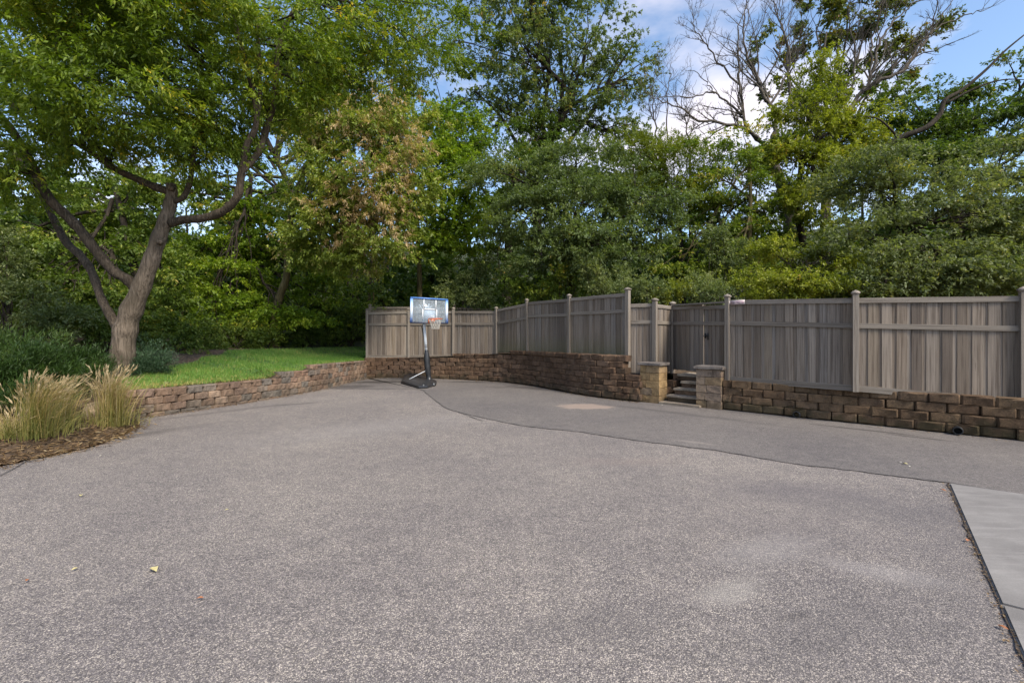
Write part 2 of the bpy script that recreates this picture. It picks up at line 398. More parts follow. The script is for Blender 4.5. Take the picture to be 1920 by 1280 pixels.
def leaf_mat(name, stops, trans=0.38, rough=0.5):
    m = bpy.data.materials.new(name); m.use_nodes = True
    N, L = m.node_tree.nodes, m.node_tree.links; N.clear()
    out = N.new('ShaderNodeOutputMaterial'); a = N.new('ShaderNodeAttribute'); a.attribute_name = 'tint'
    P = world_pos(N)
    f = mth(N, L, 'ADD', a.outputs['Fac'], mth(N, L, 'MULTIPLY', mth(N, L, 'SUBTRACT', noise(N, L, P, 0.8, 3), 0.5), 0.5), clamp=True)
    c = ramp(N, L, f, stops)
    d = N.new('ShaderNodeBsdfPrincipled'); L.new(c, d.inputs['Base Color']); d.inputs['Roughness'].default_value = rough
    d.inputs['Specular IOR Level'].default_value = 0.35
    t = N.new('ShaderNodeBsdfTranslucent')
    L.new(mix(N, L, 1.0, c, (1.35, 1.45, 0.6), 'MULTIPLY'), t.inputs[0])
    ms = N.new('ShaderNodeMixShader'); ms.inputs[0].default_value = trans
    L.new(d.outputs[0], ms.inputs[1]); L.new(t.outputs[0], ms.inputs[2]); L.new(ms.outputs[0], out.inputs[0])
    return m

LEAF = {
 'near':  leaf_mat('leaf_near', [(0, (0.068, 0.108, 0.010)), (0.45, (0.143, 0.209, 0.018)), (0.8, (0.284, 0.319, 0.031)), (1, (0.558, 0.391, 0.035))]),
 'green': leaf_mat('leaf_green', [(0, (0.063, 0.096, 0.017)), (0.5, (0.123, 0.181, 0.024)), (0.9, (0.248, 0.283, 0.040)), (1, (0.410, 0.315, 0.057))]),
 'maple': leaf_mat('leaf_maple', [(0, (0.075, 0.124, 0.012)), (0.5, (0.166, 0.249, 0.019)), (0.85, (0.333, 0.381, 0.031)), (1, (0.458, 0.414, 0.041))]),
 'dark':  leaf_mat('leaf_dark', [(0, (0.043, 0.076, 0.014)), (0.5, (0.084, 0.130, 0.022)), (0.9, (0.165, 0.209, 0.036)), (1, (0.328, 0.237, 0.041))]),
 'grey':  leaf_mat('leaf_grey', [(0, (0.084, 0.109, 0.043)), (0.5, (0.158, 0.187, 0.069)), (0.9, (0.284, 0.298, 0.101)), (1, (0.503, 0.407, 0.089))]),
 'blue':  leaf_mat('leaf_blue', [(0, (0.074, 0.108, 0.040)), (0.5, (0.140, 0.175, 0.066)), (1, (0.276, 0.296, 0.105))]),
 'elm':   leaf_mat('leaf_elm', [(0, (0.074, 0.106, 0.038)), (0.5, (0.131, 0.173, 0.059)), (0.86, (0.217, 0.251, 0.084)), (1, (0.389, 0.234, 0.059))]),
 'yellow': leaf_mat('leaf_yellow', [(0, (0.083, 0.111, 0.013)), (0.4, (0.194, 0.224, 0.022)), (0.8, (0.333, 0.342, 0.044)), (1, (0.416, 0.250, 0.076))]),
 'rust':  leaf_mat('leaf_rust', [(0, (0.112, 0.147, 0.021)), (0.4, (0.212, 0.266, 0.040)), (0.68, (0.336, 0.354, 0.075)), (0.8, (0.414, 0.330, 0.149)), (1, (0.493, 0.342, 0.196))]),
 'seed':  leaf_mat('leaf_seed', [(0, (0.235, 0.155, 0.076)), (0.5, (0.441, 0.320, 0.166)), (1, (0.600, 0.448, 0.250))]),
 'oak':   leaf_mat('leaf_oak', [(0, (0.062, 0.085, 0.020)), (0.5, (0.132, 0.155, 0.030)), (0.8, (0.227, 0.212, 0.045)), (1, (0.349, 0.155, 0.050))]),
 'juniper': leaf_mat('leaf_juniper', [(0, (0.015, 0.037, 0.006)), (0.6, (0.038, 0.074, 0.010)), (1, (0.084, 0.123, 0.016))], 0.1),
 'juniper_blue': leaf_mat('leaf_juniper_blue', [(0, (0.025, 0.054, 0.025)), (1, (0.074, 0.129, 0.058))], 0.1),
 'lawn':  leaf_mat('leaf_lawn', [(0, (0.065, 0.143, 0.018)), (0.6, (0.123, 0.240, 0.036)), (0.9, (0.203, 0.312, 0.060)), (1, (0.435, 0.351, 0.120))], 0.25),
 'straw': leaf_mat('leaf_straw', [(0, (0.15, 0.16, 0.045)), (0.3, (0.28, 0.24, 0.08)), (0.7, (0.42, 0.31, 0.13)), (1, (0.55, 0.40, 0.20))], 0.25),
 'plume': leaf_mat('leaf_plume', [(0, (0.342, 0.242, 0.135)), (1, (0.600, 0.484, 0.306))], 0.25),
 'mulch': leaf_mat('leaf_mulch', [(0, (0.053, 0.029, 0.014)), (0.5, (0.150, 0.090, 0.042)), (0.9, (0.255, 0.173, 0.084)), (1, (0.315, 0.245, 0.140))], 0.05),
}

def bark(name, a, b_, c_, vs=14):
    m, N, L, b = new_mat(name)
    co = world_pos(N)
    g = noise(N, L, mapping(N, L, co, (vs, vs, 2.6)), 1.3, 6, 0.62, 0.9)
    n = noise(N, L, co, 2.0, 4)
    c = ramp(N, L, g, [(0.3, a), (0.52, b_), (0.75, c_)])
    c = mix(N, L, 1.0, c, ramp(N, L, n, [(0.35, (0.7, 0.7, 0.66)), (0.7, (1.15, 1.13, 1.1))]), 'MULTIPLY')
    L.new(c, b.inputs['Base Color']); b.inputs['Roughness'].default_value = 0.95; b.inputs['Specular IOR Level'].default_value = 0.2
    bump(N, L, b, g, 1.0, 0.035)
    return m
M_BARK = bark('bark_grey', (0.05, 0.038, 0.028), (0.15, 0.118, 0.09), (0.27, 0.215, 0.17), 20)
M_BARKL = bark('bark_limb', (0.03, 0.023, 0.017), (0.085, 0.066, 0.05), (0.17, 0.132, 0.10), 20)
M_BARKD = bark('bark_dark', (0.018, 0.014, 0.011), (0.045, 0.036, 0.028), (0.085, 0.068, 0.052))
M_BARKY = bark('bark_olive', (0.06, 0.05, 0.025), (0.13, 0.105, 0.05), (0.2, 0.16, 0.09))
M_BARKX = bark('bark_dead', (0.05, 0.043, 0.038), (0.115, 0.097, 0.082), (0.2, 0.175, 0.15))

# ------------------------------------------------------------------ the setting: boundary of the paved court and the land around it
# (x, y, z of the land right behind the edge)
WL = [gr(258, 784), gr(315, 777), gr(397, 765), gr(478, 752.5), gr(559, 739), gr(613, 728), gr(667.5, 714), gr(692, 708.5)]
WB = [gr(683, 709.2), gr(755, 708.3), gr(839, 710.5), gr(886, 713), gr(940, 716.5), gr(999, 724), gr(1056, 735), gr(1124, 746), gr(1201, 754.5)]
WL = [p[:2] for p in WL]; WB = [p[:2] for p in WB]
dR = np.array((0.722, -0.692)); nR = np.array((0.692, 0.722))
WR0 = np.array((4.55, 9.83)); WR1 = np.array((7.76, 6.87)); WR2 = WR1 + dR * 4.0
BND = [(-9.5, -8, 0), (-7.6, 0, 0.0), (-6.6, 4, 0.0)] + [(*gr(x, y)[:2], 0.0) for x, y in ((0, 875), (47, 864), (92, 856), (137, 846), (175, 837), (208, 826), (240, 812), (262, 797))]
BND += [(*gr(x, float(np.interp(x, [258, 315, 397, 478, 559, 613, 667.5, 692], [784, 777, 765, 752.5, 739, 728, 714, 708.5])))[:2], z) for x, z in
        ((258, .42), (315, .49), (397, .485), (478, .46), (519, .455), (536, .60), (580, .57), (594, .70), (640, .66), (667.5, .63), (692, .62))]
BND += [(p[0], p[1], z) for p, z in zip(WB[1:], (0.74, 0.85, 0.9, 1.0, 1.02, 1.0, 0.60, 0.60))]
BND += [(3.95, 11.95, 0.62), (5.3, 10.65, 0.60), (4.75, 9.80, 0.60), (7.76, 6.87, 0.55), (WR2[0], WR2[1], 0.5), (12.5, 0, 0.5), (13, -8, 0.5)]
BND = np.array(BND)
_d = np.linalg.norm(np.diff(BND[:, :2], axis=0), axis=1)
BS = np.concatenate([[0], np.cumsum(_d)])
def bnd_at(s): return np.array([np.interp(s, BS, BND[:, k]) for k in range(3)])
SN = np.linspace(0, BS[-1], 240)
BP = np.stack([np.interp(SN, BS, BND[:, k]) for k in range(3)], 1)
_t = np.gradient(BP[:, :2], axis=0)
for _ in range(14): _t = (np.roll(_t, 1, 0) + _t * 2 + np.roll(_t, -1, 0)) / 4 if _ else _t
_t[0] = _t[1]; _t[-1] = _t[-2]
_t /= np.linalg.norm(_t, axis=1)[:, None]
BN = np.stack([-_t[:, 1], _t[:, 0]], 1)       # outward (left of travel)

def rise(d, p):
    """land height above its edge at distance d outward"""
    left = 1 / (1 + np.exp((p[..., 0] + 3.5) * 1.2))
    bed = np.clip(1 - p[..., 2] / 0.4, 0, 1)
    r = 0.34 * np.clip(d - 21, 0, 30) + left * 0.42 * np.clip(d / 3.2, 0, 1) + 0.055 * np.clip(d - 2.0, 0, 60)
    return r + bed * 0.42 * np.clip(d / 2.6, 0, 1)

def H(x, y):
    d = np.hypot(BP[:, 0] - x, BP[:, 1] - y); i = int(d.argmin())
    return float(BP[i, 2] + rise(d[i], BP[i]))

def band(name, i0, i1, rows, zoff, mat, jitter=0.0):
    P = BP[i0:i1]; Nn = BN[i0:i1]
    V = []
    for k in range(rows.shape[1]):
        d = rows[:, k]
        xy = P[:, :2] + Nn * d[:, None]
        z = P[:, 2] + rise(d, P) + zoff + (rng.normal(0, jitter, len(P)) if jitter and k else 0)
        V.append(np.column_stack([xy, z]))
    V = np.stack(V, 1); n, m_ = V.shape[:2]
    ii = np.arange(n - 1)[:, None] * m_ + np.arange(m_ - 1)[None]
    Fq = np.stack([ii, ii + 1, ii + m_ + 1, ii + m_], -1).reshape(-1, 4)
    return np_mesh(name, V.reshape(-1, 3), Fq, True)

drows = np.array([0.05, 0.5, 1.0, 1.6, 2.3, 3.2, 4.5, 7, 11, 18, 21, 26, 32, 40, 51, 90, 300])
me = band('terrain', 0, len(BP), np.tile(drows, (len(BP), 1)), 0.0, None)
tag(link('woodland_ground', me, M_DIRT), kind='structure')

# flat court: one sheet of old asphalt, land sheet below reaching the horizon
mb = MB(); mb.add([(-900, -900, -0.06), (900, -900, -0.06), (900, 900, -0.06), (-900, 900, -0.06)], [(0, 1, 2, 3)])
tag(mb.build('ground', M_DIRT), kind='structure')
def poly_sheet(name, pts, z, mat):
    bm = bmesh.new(); vs = [bm.verts.new((p[0], p[1], z)) for p in pts]
    f = bm.faces.new(vs); f.normal_update()
    if f.normal.z < 0: f.normal_flip()
    bmesh.ops.triangulate(bm, faces=bm.faces[:])
    me = bpy.data.meshes.new(name); bm.to_mesh(me); bm.free()
    return link(name, me, mat)
edge_pts = [(p[0], p[1]) for p in BND[:11]]
# thin irregularity on the edge towards the bed
bed_edge = smooth_path(np.array([(p[0], p[1], 0) for p in BND[:11]]), 8)
bed_edge = [(p[0] + 0.02 * math.sin(i * 1.7), p[1] + 0.015 * math.cos(i * 2.3)) for i, p in enumerate(bed_edge)]
court = bed_edge + [tuple(p + np.array((-0.05, 0.1))) for p in WL] + [tuple(p + np.array((0.0, 0.12))) for p in WB[1:]] + [(4.75, 10.0), (7.9, 7.05), tuple(WR2 + nR * .1), (12.5, 0), (13, -8)]
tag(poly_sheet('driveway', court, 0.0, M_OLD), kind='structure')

seam_px = [(600, 727.5), (640, 729.5), (700, 730), (760, 730.2), (790, 731), (800, 738), (815, 750), (835, 764), (860, 773), (900, 782), (960, 795), (1020, 803), (1080, 809), (1140, 818), (1200, 827), (1280, 837), (1350, 846), (1430, 860), (1500, 871.5), (1570, 879), (1640, 888), (1710, 897), (1777, 905)]
seam = np.array([gr(x, y) for x, y in seam_px])
seam = smooth_path(seam, 6)
for i in range(2, len(seam) - 1):
    seam[i, :2] += (random.uniform(-.012, .012), random.uniform(-.015, .015))
c0 = gr(1777, 905); c1 = gr(1920, 928); dS = (c1 - c0)[:2] / np.linalg.norm((c1 - c0)[:2])
c_far = c0[:2] + dS * 8
strip = [tuple(p[:2]) for p in seam] + [tuple(c_far)] + [tuple(WR2 + nR * .08), (4.75, 9.98)] + [tuple(p + np.array((0, 0.1))) for p in WB[::-1]] + [tuple(WL[-1]), tuple(WL[-2]), tuple(WL[-3])]
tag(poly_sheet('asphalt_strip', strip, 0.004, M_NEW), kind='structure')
mb = MB()
seamx = np.vstack([seam[:, :2], c_far[None]])
tt = np.gradient(seamx, axis=0); tt /= np.linalg.norm(tt, axis=1)[:, None]; nn = np.stack([-tt[:, 1], tt[:, 0]], 1)
wd = np.array([random.uniform(0.004, 0.012) for _ in seamx])[:, None]
A = np.column_stack([seamx + nn * wd, np.full(len(seamx), .008)]); B = np.column_stack([seamx - nn * wd, np.full(len(seamx), .008)])
V = np.empty((2 * len(A), 3)); V[0::2] = A; V[1::2] = B
q = np.arange(len(A) - 1) * 2
mb.add(V, np.stack([q, q + 1, q + 3, q + 2], -1))
tag(mb.build('asphalt_seam', M_TAR), kind='structure')
# short hairline cracks in the corner by the bed and near the seam
mb = MB()
for path in ([(0, 893), (25, 880), (50, 865), (72, 853)], [(860, 773), (905, 790), (880, 781)], [(960, 795), (985, 800), (1010, 800)]):
    p = smooth_path(np.array([gr(*q) for q in path]), 5); t = np.gradient(p, axis=0); t /= np.linalg.norm(t, axis=1)[:, None] + 1e-9
    n_ = np.stack([-t[:, 1], t[:, 0], t[:, 2] * 0], 1) * 0.006
    V = np.empty((2 * len(p), 3)); V[0::2] = p + n_; V[1::2] = p - n_; V[:, 2] = 0.012
    q = np.arange(len(p) - 1) * 2; mb.add(V, np.stack([q, q + 1, q + 3, q + 2], -1))
tag(mb.build('asphalt_crack', M_TAR), kind='structure')

# concrete slab at the right: two pieces with a joint
sl = gr(1779, 908); s2 = gr(1920, 1240)
dE = (s2 - sl)[:2]; dE /= np.linalg.norm(dE)
dW = np.array((-dE[1], dE[0])); dW = dW if dW[0] > 0 else -dW
j0 = gr(1870, 1135); tj = float(np.dot(j0[:2] - sl[:2], dE))
pv = tag(empty('concrete_pavement', (sl[0], sl[1], 0)), kind='structure')
for t0, t1 in ((0.0, tj - 0.005), (tj + 0.005, tj * 2), (tj * 2 + 0.01, tj * 3)):
    bm = bmesh.new()
    q = [sl[:2] + dE * t0 + dS * 0.0, sl[:2] + dE * t1, sl[:2] + dE * t1 + dW * 6.5, sl[:2] + dE * t0 + dW * 6.5]
    vs = [bm.verts.new((p[0] - sl[0], p[1] - sl[1], -0.05)) for p in q]
    f = bm.faces.new(vs)
    r = bmesh.ops.extrude_face_region(bm, geom=[f]); bmesh.ops.translate(bm, verts=[v for v in r['geom'] if isinstance(v, bmesh.types.BMVert)], vec=(0, 0, 0.07))
    bmesh.ops.recalc_face_normals(bm, faces=bm.faces[:])
    bmesh.ops.bevel(bm, geom=[e for e in bm.edges if all(v.co.z > 0 for v in e.verts)], offset=0.012, segments=2, affect='EDGES')
    me = bpy.data.meshes.new('slab'); bm.to_mesh(me); bm.free()
    link('slab', me, M_CONC, pv)
# dirt in the gap along the slab
mb = MB(); p = np.array([np.append(sl[:2] + dE * t - dW * 0.0, 0.009) for t in np.linspace(-0.02, 7, 80)])
V = np.empty((160, 3)); wv = (0.004 + 0.02 * rng.random(80) ** 4)[:, None]
V[0::2] = p + np.append(dW, 0) * 0.004; V[1::2] = p - np.append(dW, 0) * wv
q = np.arange(79) * 2; mb.add(V, np.stack([q, q + 1, q + 3, q + 2], -1))
tag(mb.build('gap_dirt', plain('gap_dirt_brown', (0.055, 0.043, 0.034), .95, var=.5, scale=60)), kind='structure')

# ------------------------------------------------------------------ lawn
def idx_near(p): return int(np.hypot(BP[:, 0] - p[0], BP[:, 1] - p[1]).argmin())
i0 = idx_near(WL[0]) ; i1 = idx_near(WB[1]) + 1
NL = i1 - i0
Lw = np.interp(np.linspace(0, 1, NL), [0, 0.08, 0.3, 0.6, 0.85, 1.0], [0.5, 2.0, 2.7, 3.1, 3.3, 3.2])
rows = np.linspace(0.2, 1, 9)[None] * Lw[:, None]; rows[:, 0] = 0.22
tag(link('lawn', band('lawn', i0, i1, rows, 0.02, None), M_TURF), kind='structure')

def leaf_quads(base, d, L_, W_, tint, up=None):
    """diamond leaves, vectorised"""
    n = len(base)
    d = d / (np.linalg.norm(d, axis=1)[:, None] + 1e-9)
    if up is None: up = np.array((0, 0, 1.0)) + rng.normal(0, 0.45, (n, 3))
    s = np.cross(d, up); s /= np.linalg.norm(s, axis=1)[:, None] + 1e-9
    nrm = np.cross(s, d)
    L_ = np.broadcast_to(L_, (n,))[:, None]; W_ = np.broadcast_to(W_, (n,))[:, None]
    V = np.empty((n, 4, 3))
    V[:, 0] = base; V[:, 2] = base + d * L_
    V[:, 1] = base + d * L_ * 0.42 + s * W_ * .5 + nrm * W_ * 0.16
    V[:, 3] = base + d * L_ * 0.42 - s * W_ * .5 + nrm * W_ * 0.16
    k = np.arange(n)[:, None] * 4
    F3 = np.stack([k + np.array([0, 1, 2]), k + np.array([0, 2, 3])], 1).reshape(-1, 3)
    return V.reshape(-1, 3), F3, np.repeat(tint, 2)

def blades(n, pos, h, wdt, lean, tint):
    a = rng.uniform(0, 2 * np.pi, n)
    s = np.stack([np.cos(a), np.sin(a), np.zeros(n)], 1) * wdt[:, None] / 2
    tip = pos + np.stack([np.cos(a + 1.3) * lean, np.sin(a + 1.3) * lean, h], 1)
    V = np.stack([pos - s, pos + s, tip], 1).reshape(-1, 3)
    return V, np.arange(3 * n).reshape(-1, 3), tint

n = 70000
ii = rng.integers(i0, i1 - 1, n); fr = rng.random(n)
Pp = BP[ii] + (BP[ii + 1] - BP[ii]) * fr[:, None]; Nn = BN[ii] + (BN[ii + 1] - BN[ii]) * fr[:, None]
dd = 0.22 + rng.random(n) * (np.interp(ii, np.arange(i0, i1), Lw) - 0.17)
z = Pp[:, 2] + rise(dd, Pp) + 0.015
pos = np.column_stack([Pp[:, :2] + Nn * dd[:, None], z])
dry = np.clip(1 - (dd - 0.25) / 0.5, 0, 1) * 0.6 + 0.35 * (pos[:, 0] < -6.9)
tint = np.clip(rng.normal(0.42, 0.2, n) + dry * rng.random(n), 0, 1)
V, F3, tn = blades(n, pos, rng.uniform(0.035, 0.085, n), rng.uniform(0.008, 0.016, n), rng.uniform(0, 0.04, n), tint)
tag(link('grass', np_mesh('grass', V, F3, attr=tn), LEAF['lawn']), 'short bright green mown grass on the raised lawn', 'grass', kind='stuff')

# straw and leaf litter in the planting bed and along the back of the lawn
n = 16000
ib0 = idx_near((-6.6, 4)); ib1 = i0 + 14
ii = rng.integers(ib0, ib1, n);  fr = rng.random(n)[:, None]; Pp = BP[ii] + (BP[ii + 1] - BP[ii]) * fr; Nm = BN[ii] + (BN[ii + 1] - BN[ii]) * fr
dd = rng.uniform(-0.02, 1.0, n) ** 1.4 * 2.2; dd = np.nan_to_num(dd, nan=0.02)
spill = rng.random(n) < .07; dd = np.where(spill, -np.abs(rng.normal(0, .12, n)), dd); onwall = (ii >= i0); dd = np.where(onwall, 0.25 + np.abs(dd) * 0.25, dd)
pos = np.column_stack([Pp[:, :2] + Nm * dd[:, None], Pp[:, 2] + rise(dd, Pp) + 0.012])
a = rng.uniform(0, 2 * np.pi, n); d = np.stack([np.cos(a), np.sin(a), rng.normal(0.12, 0.2, n)], 1)
V, F3, tn = leaf_quads(pos, d, rng.uniform(0.03, 0.13, n), rng.uniform(0.006, 0.02, n), rng.random(n))
tag(link('straw_mulch', np_mesh('straw_mulch', V, F3, attr=tn), LEAF['mulch']), 'brown straw mulch and dead leaves in the planting bed', 'mulch', kind='stuff')
# grit and crumbs at the wall feet
n = 2600
wp = np.vstack([np.array(WL), np.array(WB), [WR0, WR1, WR2]])
segs = [(np.array(WL[i]), np.array(WL[i + 1])) for i in range(len(WL) - 1)] + [(np.array(WB[i]), np.array(WB[i + 1])) for i in range(len(WB) - 1)] + [(WR0, WR2)]
pos = []
for k in range(n):
    a_, b_ = random.choice(segs); t = random.random(); q = a_ + (b_ - a_) * t
    nrm = np.array(((b_ - a_)[1], -(b_ - a_)[0])); nrm /= np.linalg.norm(nrm)
    q = q + nrm * (0.02 + abs(random.gauss(0, 0.09)))
    pos.append((q[0], q[1], 0.009))
pos = np.array(pos); a = rng.uniform(0, 2 * np.pi, n); d = np.stack([np.cos(a), np.sin(a), rng.uniform(0, .3, n)], 1)
V, F3, tn = leaf_quads(pos, d, rng.uniform(0.01, 0.045, n), rng.uniform(0.008, 0.02, n), rng.random(n))
tag(link('wall_foot_debris', np_mesh('debris', V, F3, attr=tn), LEAF['mulch']), 'brown leaf crumbs and grit along the foot of the walls', 'debris', kind='stuff')

n = 520
t_ = rng.uniform(-.02, 5, n); off_ = np.abs(rng.normal(0, .022, n))
pos = np.column_stack([sl[0] + dE[0] * t_ - dW[0] * off_, sl[1] + dE[1] * t_ - dW[1] * off_, np.full(n, .011)])
a = rng.uniform(0, 2 * np.pi, n); d = np.stack([np.cos(a), np.sin(a), rng.uniform(0, .4, n)], 1)
V, F3, tn = leaf_quads(pos, d, rng.uniform(0.006, 0.028, n), rng.uniform(0.004, 0.012, n), rng.random(n))
tag(link('slab_edge_debris', np_mesh('slab_debris', V, F3, attr=tn), LEAF['mulch']), 'brown crumbs and leaf bits in the joint along the concrete slab', 'debris', kind='stuff')

# ------------------------------------------------------------------ retaining walls, block by block
def block_variants(n, Lb, Hb, Db, mat, rough=0.012, bev=0.018, cer=(.018, .05)):
    out = []
    for k in range(n):
        nx, nz = 6, 4
        cw = [random.uniform(.018, .04) for _ in (0, 1)]; ce = [random.uniform(*cer) for _ in (0, 1)]
        xs = [-Lb / 2, -Lb / 2 + cw[0], -Lb / 6, Lb / 6, Lb / 2 - cw[1], Lb / 2]; zs = [0, .02, Hb - .02, Hb]
        V = []
        for j, zz in enumerate(zs):
            for i, xx in enumerate(xs):
                ins = 0.0 if (i in (0, nx - 1) or j in (0, nz - 1)) else 1.0
                e = (ce[0] if i == 0 else ce[1] if i == nx - 1 else 0.0) + (random.uniform(.006, .02) if j in (0, nz - 1) else 0.0)
                V.append((xx * 0.995 + random.uniform(-.006, .006) * ins, e + random.uniform(-rough, rough) * (0.4 + 0.6 * ins), zz * 0.965 + (random.uniform(-.006, .006) if ins else random.uniform(-.003, .003))))
        F4 = [(j * nx + i, j * nx + i + 1, (j + 1) * nx + i + 1, (j + 1) * nx + i) for j in range(nz - 1) for i in range(nx - 1)]
        b0 = len(V)
        V += [(-Lb / 2 * .9, Db, 0), (Lb / 2 * .9, Db, 0), (Lb / 2 * .9, Db, Hb * .965), (-Lb / 2 * .9, Db, Hb * .965)]
        bottom = list(range(nx)); top = list(range((nz - 1) * nx, nz * nx)); left = [j * nx for j in range(nz)]; right = [j * nx + nx - 1 for j in range(nz)]
        bm = bmesh.new(); vs = [bm.verts.new(v) for v in V]
        for f in F4: bm.faces.new([vs[i] for i in f])
        bm.faces.new([vs[i] for i in bottom[::-1]] + [vs[b0], vs[b0 + 1]])
        bm.faces.new([vs[i] for i in top] + [vs[b0 + 2], vs[b0 + 3]])
        bm.faces.new([vs[i] for i in left] + [vs[b0 + 3], vs[b0]])
        bm.faces.new([vs[i] for i in right[::-1]] + [vs[b0 + 1], vs[b0 + 2]])
        bm.faces.new([vs[b0], vs[b0 + 3], vs[b0 + 2], vs[b0 + 1]])
        bmesh.ops.recalc_face_normals(bm, faces=bm.faces[:])
        me = bpy.data.meshes.new('block'); bm.to_mesh(me); bm.free(); me.materials.append(mat)
        out.append(me)
    return out

CH_ = 0.155
def wall_run(parent, path, variants, Lb, courses, zoff, batter=0.014, inward=None, skew=0.0):
    """path: list of (x,y) along the wall foot, the court on the right-hand side (facing -y side of travel)"""
    path = np.asarray(path); seg = np.linalg.norm(np.diff(path, axis=0), axis=1); cs = np.concatenate([[0], np.cumsum(seg)])
    Ltot = cs[-1]; base = np.array(parent.location)
    for k in range(9):
        s = -Lb * (0.5 if k % 2 else 0.0) + random.uniform(-.03, .03)
        while s < Ltot - 0.03:
            a, b_ = max(s, 0), min(s + Lb, Ltot)
            s += Lb
            if b_ - a < 0.07: continue
            mid = (a + b_) / 2
            ok = [q for q in np.linspace(a, b_, 25) if courses(q) > k]
            if not ok: continue
            a, b_ = ok[0], ok[-1]
            if b_ - a < 0.08: continue
            mid = (a + b_) / 2
            z = zoff(mid) + k * CH_
            if z + CH_ < 0.01: continue
            p0 = np.array([np.interp(a, cs, path[:, i]) for i in (0, 1)]); p1 = np.array([np.interp(b_, cs, path[:, i]) for i in (0, 1)])
            t = p1 - p0; ln = np.linalg.norm(t); t /= ln
            nrm = np.array((-t[1], t[0]))
            c = (p0 + p1) / 2 + nrm * (k * batter + random.uniform(-.02, .02))
            o = bpy.data.objects.new('block', random.choice(variants)); COL.objects.link(o)
            o.parent = parent
            o.location = Vector((c[0], c[1], z)) - Vector(base)
            o.rotation_euler = (random.uniform(-.01, .01), random.uniform(-.008, .008), math.atan2(t[1], t[0]) + random.uniform(-.03, .03))
            o.scale = (ln / Lb * (random.uniform(.955, .985) if Lb < .35 else random.uniform(.975, 1.0)), 1, 1)

wl = empty('retaining_wall', (WL[0][0], WL[0][1], 0))
tag(wl, 'low reddish tan block wall holding back the green lawn, stepping up at its far end', 'retaining wall')
VL = block_variants(8, 0.31, CH_, 0.26, M_BLK_L, 0.016, 0.02, (.04, .085))
pl = np.array([WL[0] + (WL[0] - WL[1]) * 0.35] + WL[0:])
csl = np.concatenate([[0], np.cumsum(np.linalg.norm(np.diff(pl, axis=0), axis=1))])
def s_of_px(path, x):
    pxs = [960 + F * p[0] / p[1] for p in path]
    c = np.concatenate([[0], np.cumsum(np.linalg.norm(np.diff(path, axis=0), axis=1))])
    return float(np.interp(x, pxs, c))
sA, sB = s_of_px(pl, 527), s_of_px(pl, 586)
zl = lambda s: float(np.interp(s, [0, sA, sB, csl[-1]], [-0.065, -0.115, -0.16, -0.255]))
wall_run(wl, pl, VL, 0.31, lambda s: 4 if s < sA else (5 if s < sB else 6), zl)

wb = empty('retaining_wall', (WB[2][0], WB[2][1], 0))
tag(wb, 'tall dark brown block wall curving behind the basketball hoop below the fence', 'retaining wall')
VB = block_variants(9, 0.42, CH_, 0.3, M_BLK_B, 0.02, 0.02, (.015, .06))
pb = smooth_path(np.array([(p[0], p[1], 0) for p in WB]), 5)[:, :2]
s1, s2_, s3 = s_of_px(pb, 846), s_of_px(pb, 952), s_of_px(pb, 1172)
wall_run(wb, pb, VB, 0.42, lambda s: 5 if s < s1 else (6 if s < s2_ else (7 if s < s3 else 4)), lambda s: float(np.interp(s, [0, s2_, 99], [0.0, 0.035, 0.04])), batter=0.012)

wr = empty('retaining_wall', (WR1[0], WR1[1], 0))
tag(wr, 'low brown mossy block wall under the long fence, right of the pillars', 'retaining wall')
VR = block_variants(9, 0.39, CH_, 0.3, M_BLK_R, 0.02, 0.022, (.015, .055))
wall_run(wr, [WR0 + nR * .02, WR1, WR2], VR, 0.39, lambda s: 4, lambda s: 0.025, batter=0.01)
# buried starter course showing as a dark line
for par, path, v_, Lb in ((wr, [WR0, WR2], VR, 0.39),):
    pass

# ------------------------------------------------------------------ drain pipe ends
def drain(px, py):
    g = None
    # on the face of the right wall: intersect the ray with the wall line
    u = (px - 960) / F
    t = np.linalg.solve(np.array([[dR[0], -u], [dR[1], -1]]), -WR0)
    Y = t[1]; x = u * Y; z = CAMZ + (HZ - py) / F * Y
    e = empty('drain_pipe', (x, Y, z), math.atan2(dR[1], dR[0]))
    mb = MB()
    th = np.linspace(0, 2 * np.pi, 25)[:-1]
    prof = [(0.050, -0.035), (0.062, -0.04), (0.066, -0.03), (0.060, -0.022), (0.066, -0.014), (0.060, -0.006), (0.066, 0.01), (0.06, 0.2), (0.05, 0.2), (0.05, -0.035)]
    V = [(r * math.cos(a), y, r * math.sin(a)) for r, y in prof for a in th]
    n_ = 24
    Q = [(i * n_ + k, i * n_ + (k + 1) % n_, (i + 1) * n_ + (k + 1) % n_, (i + 1) * n_ + k) for i in range(len(prof) - 1) for k in range(n_)]
    mb.add(V, Q); mb.build('pipe_ring', M_BLACK, e, True)
    mb = MB(); V = [(0.051 * math.cos(a), 0.05, 0.051 * math.sin(a)) for a in th] + [(0, 0.05, 0)]
    mb.add(V, (), [(24, k, (k + 1) % 24) for k in range(24)]); mb.build('pipe_inner_shade', M_VOID, e)  # disc set inside the pipe, coloured as the shade in its hollow
    return e
M_BLACK = plain('black_plastic', (0.018, 0.018, 0.019), 0.42, var=0.3)
M_VOID = plain('pipe_shade_black', (0.006, 0.005, 0.004), 0.95)  # near-black colour stands in for the shade inside the pipes
tag(drain(1494, 777), 'round black pipe end low in the wall, nearer the pillars', 'drain pipe', 'drain pipes in the right wall')
tag(drain(1796, 807), 'round black pipe end low in the wall, the larger nearer one at the right', 'drain pipe', 'drain pipes in the right wall')

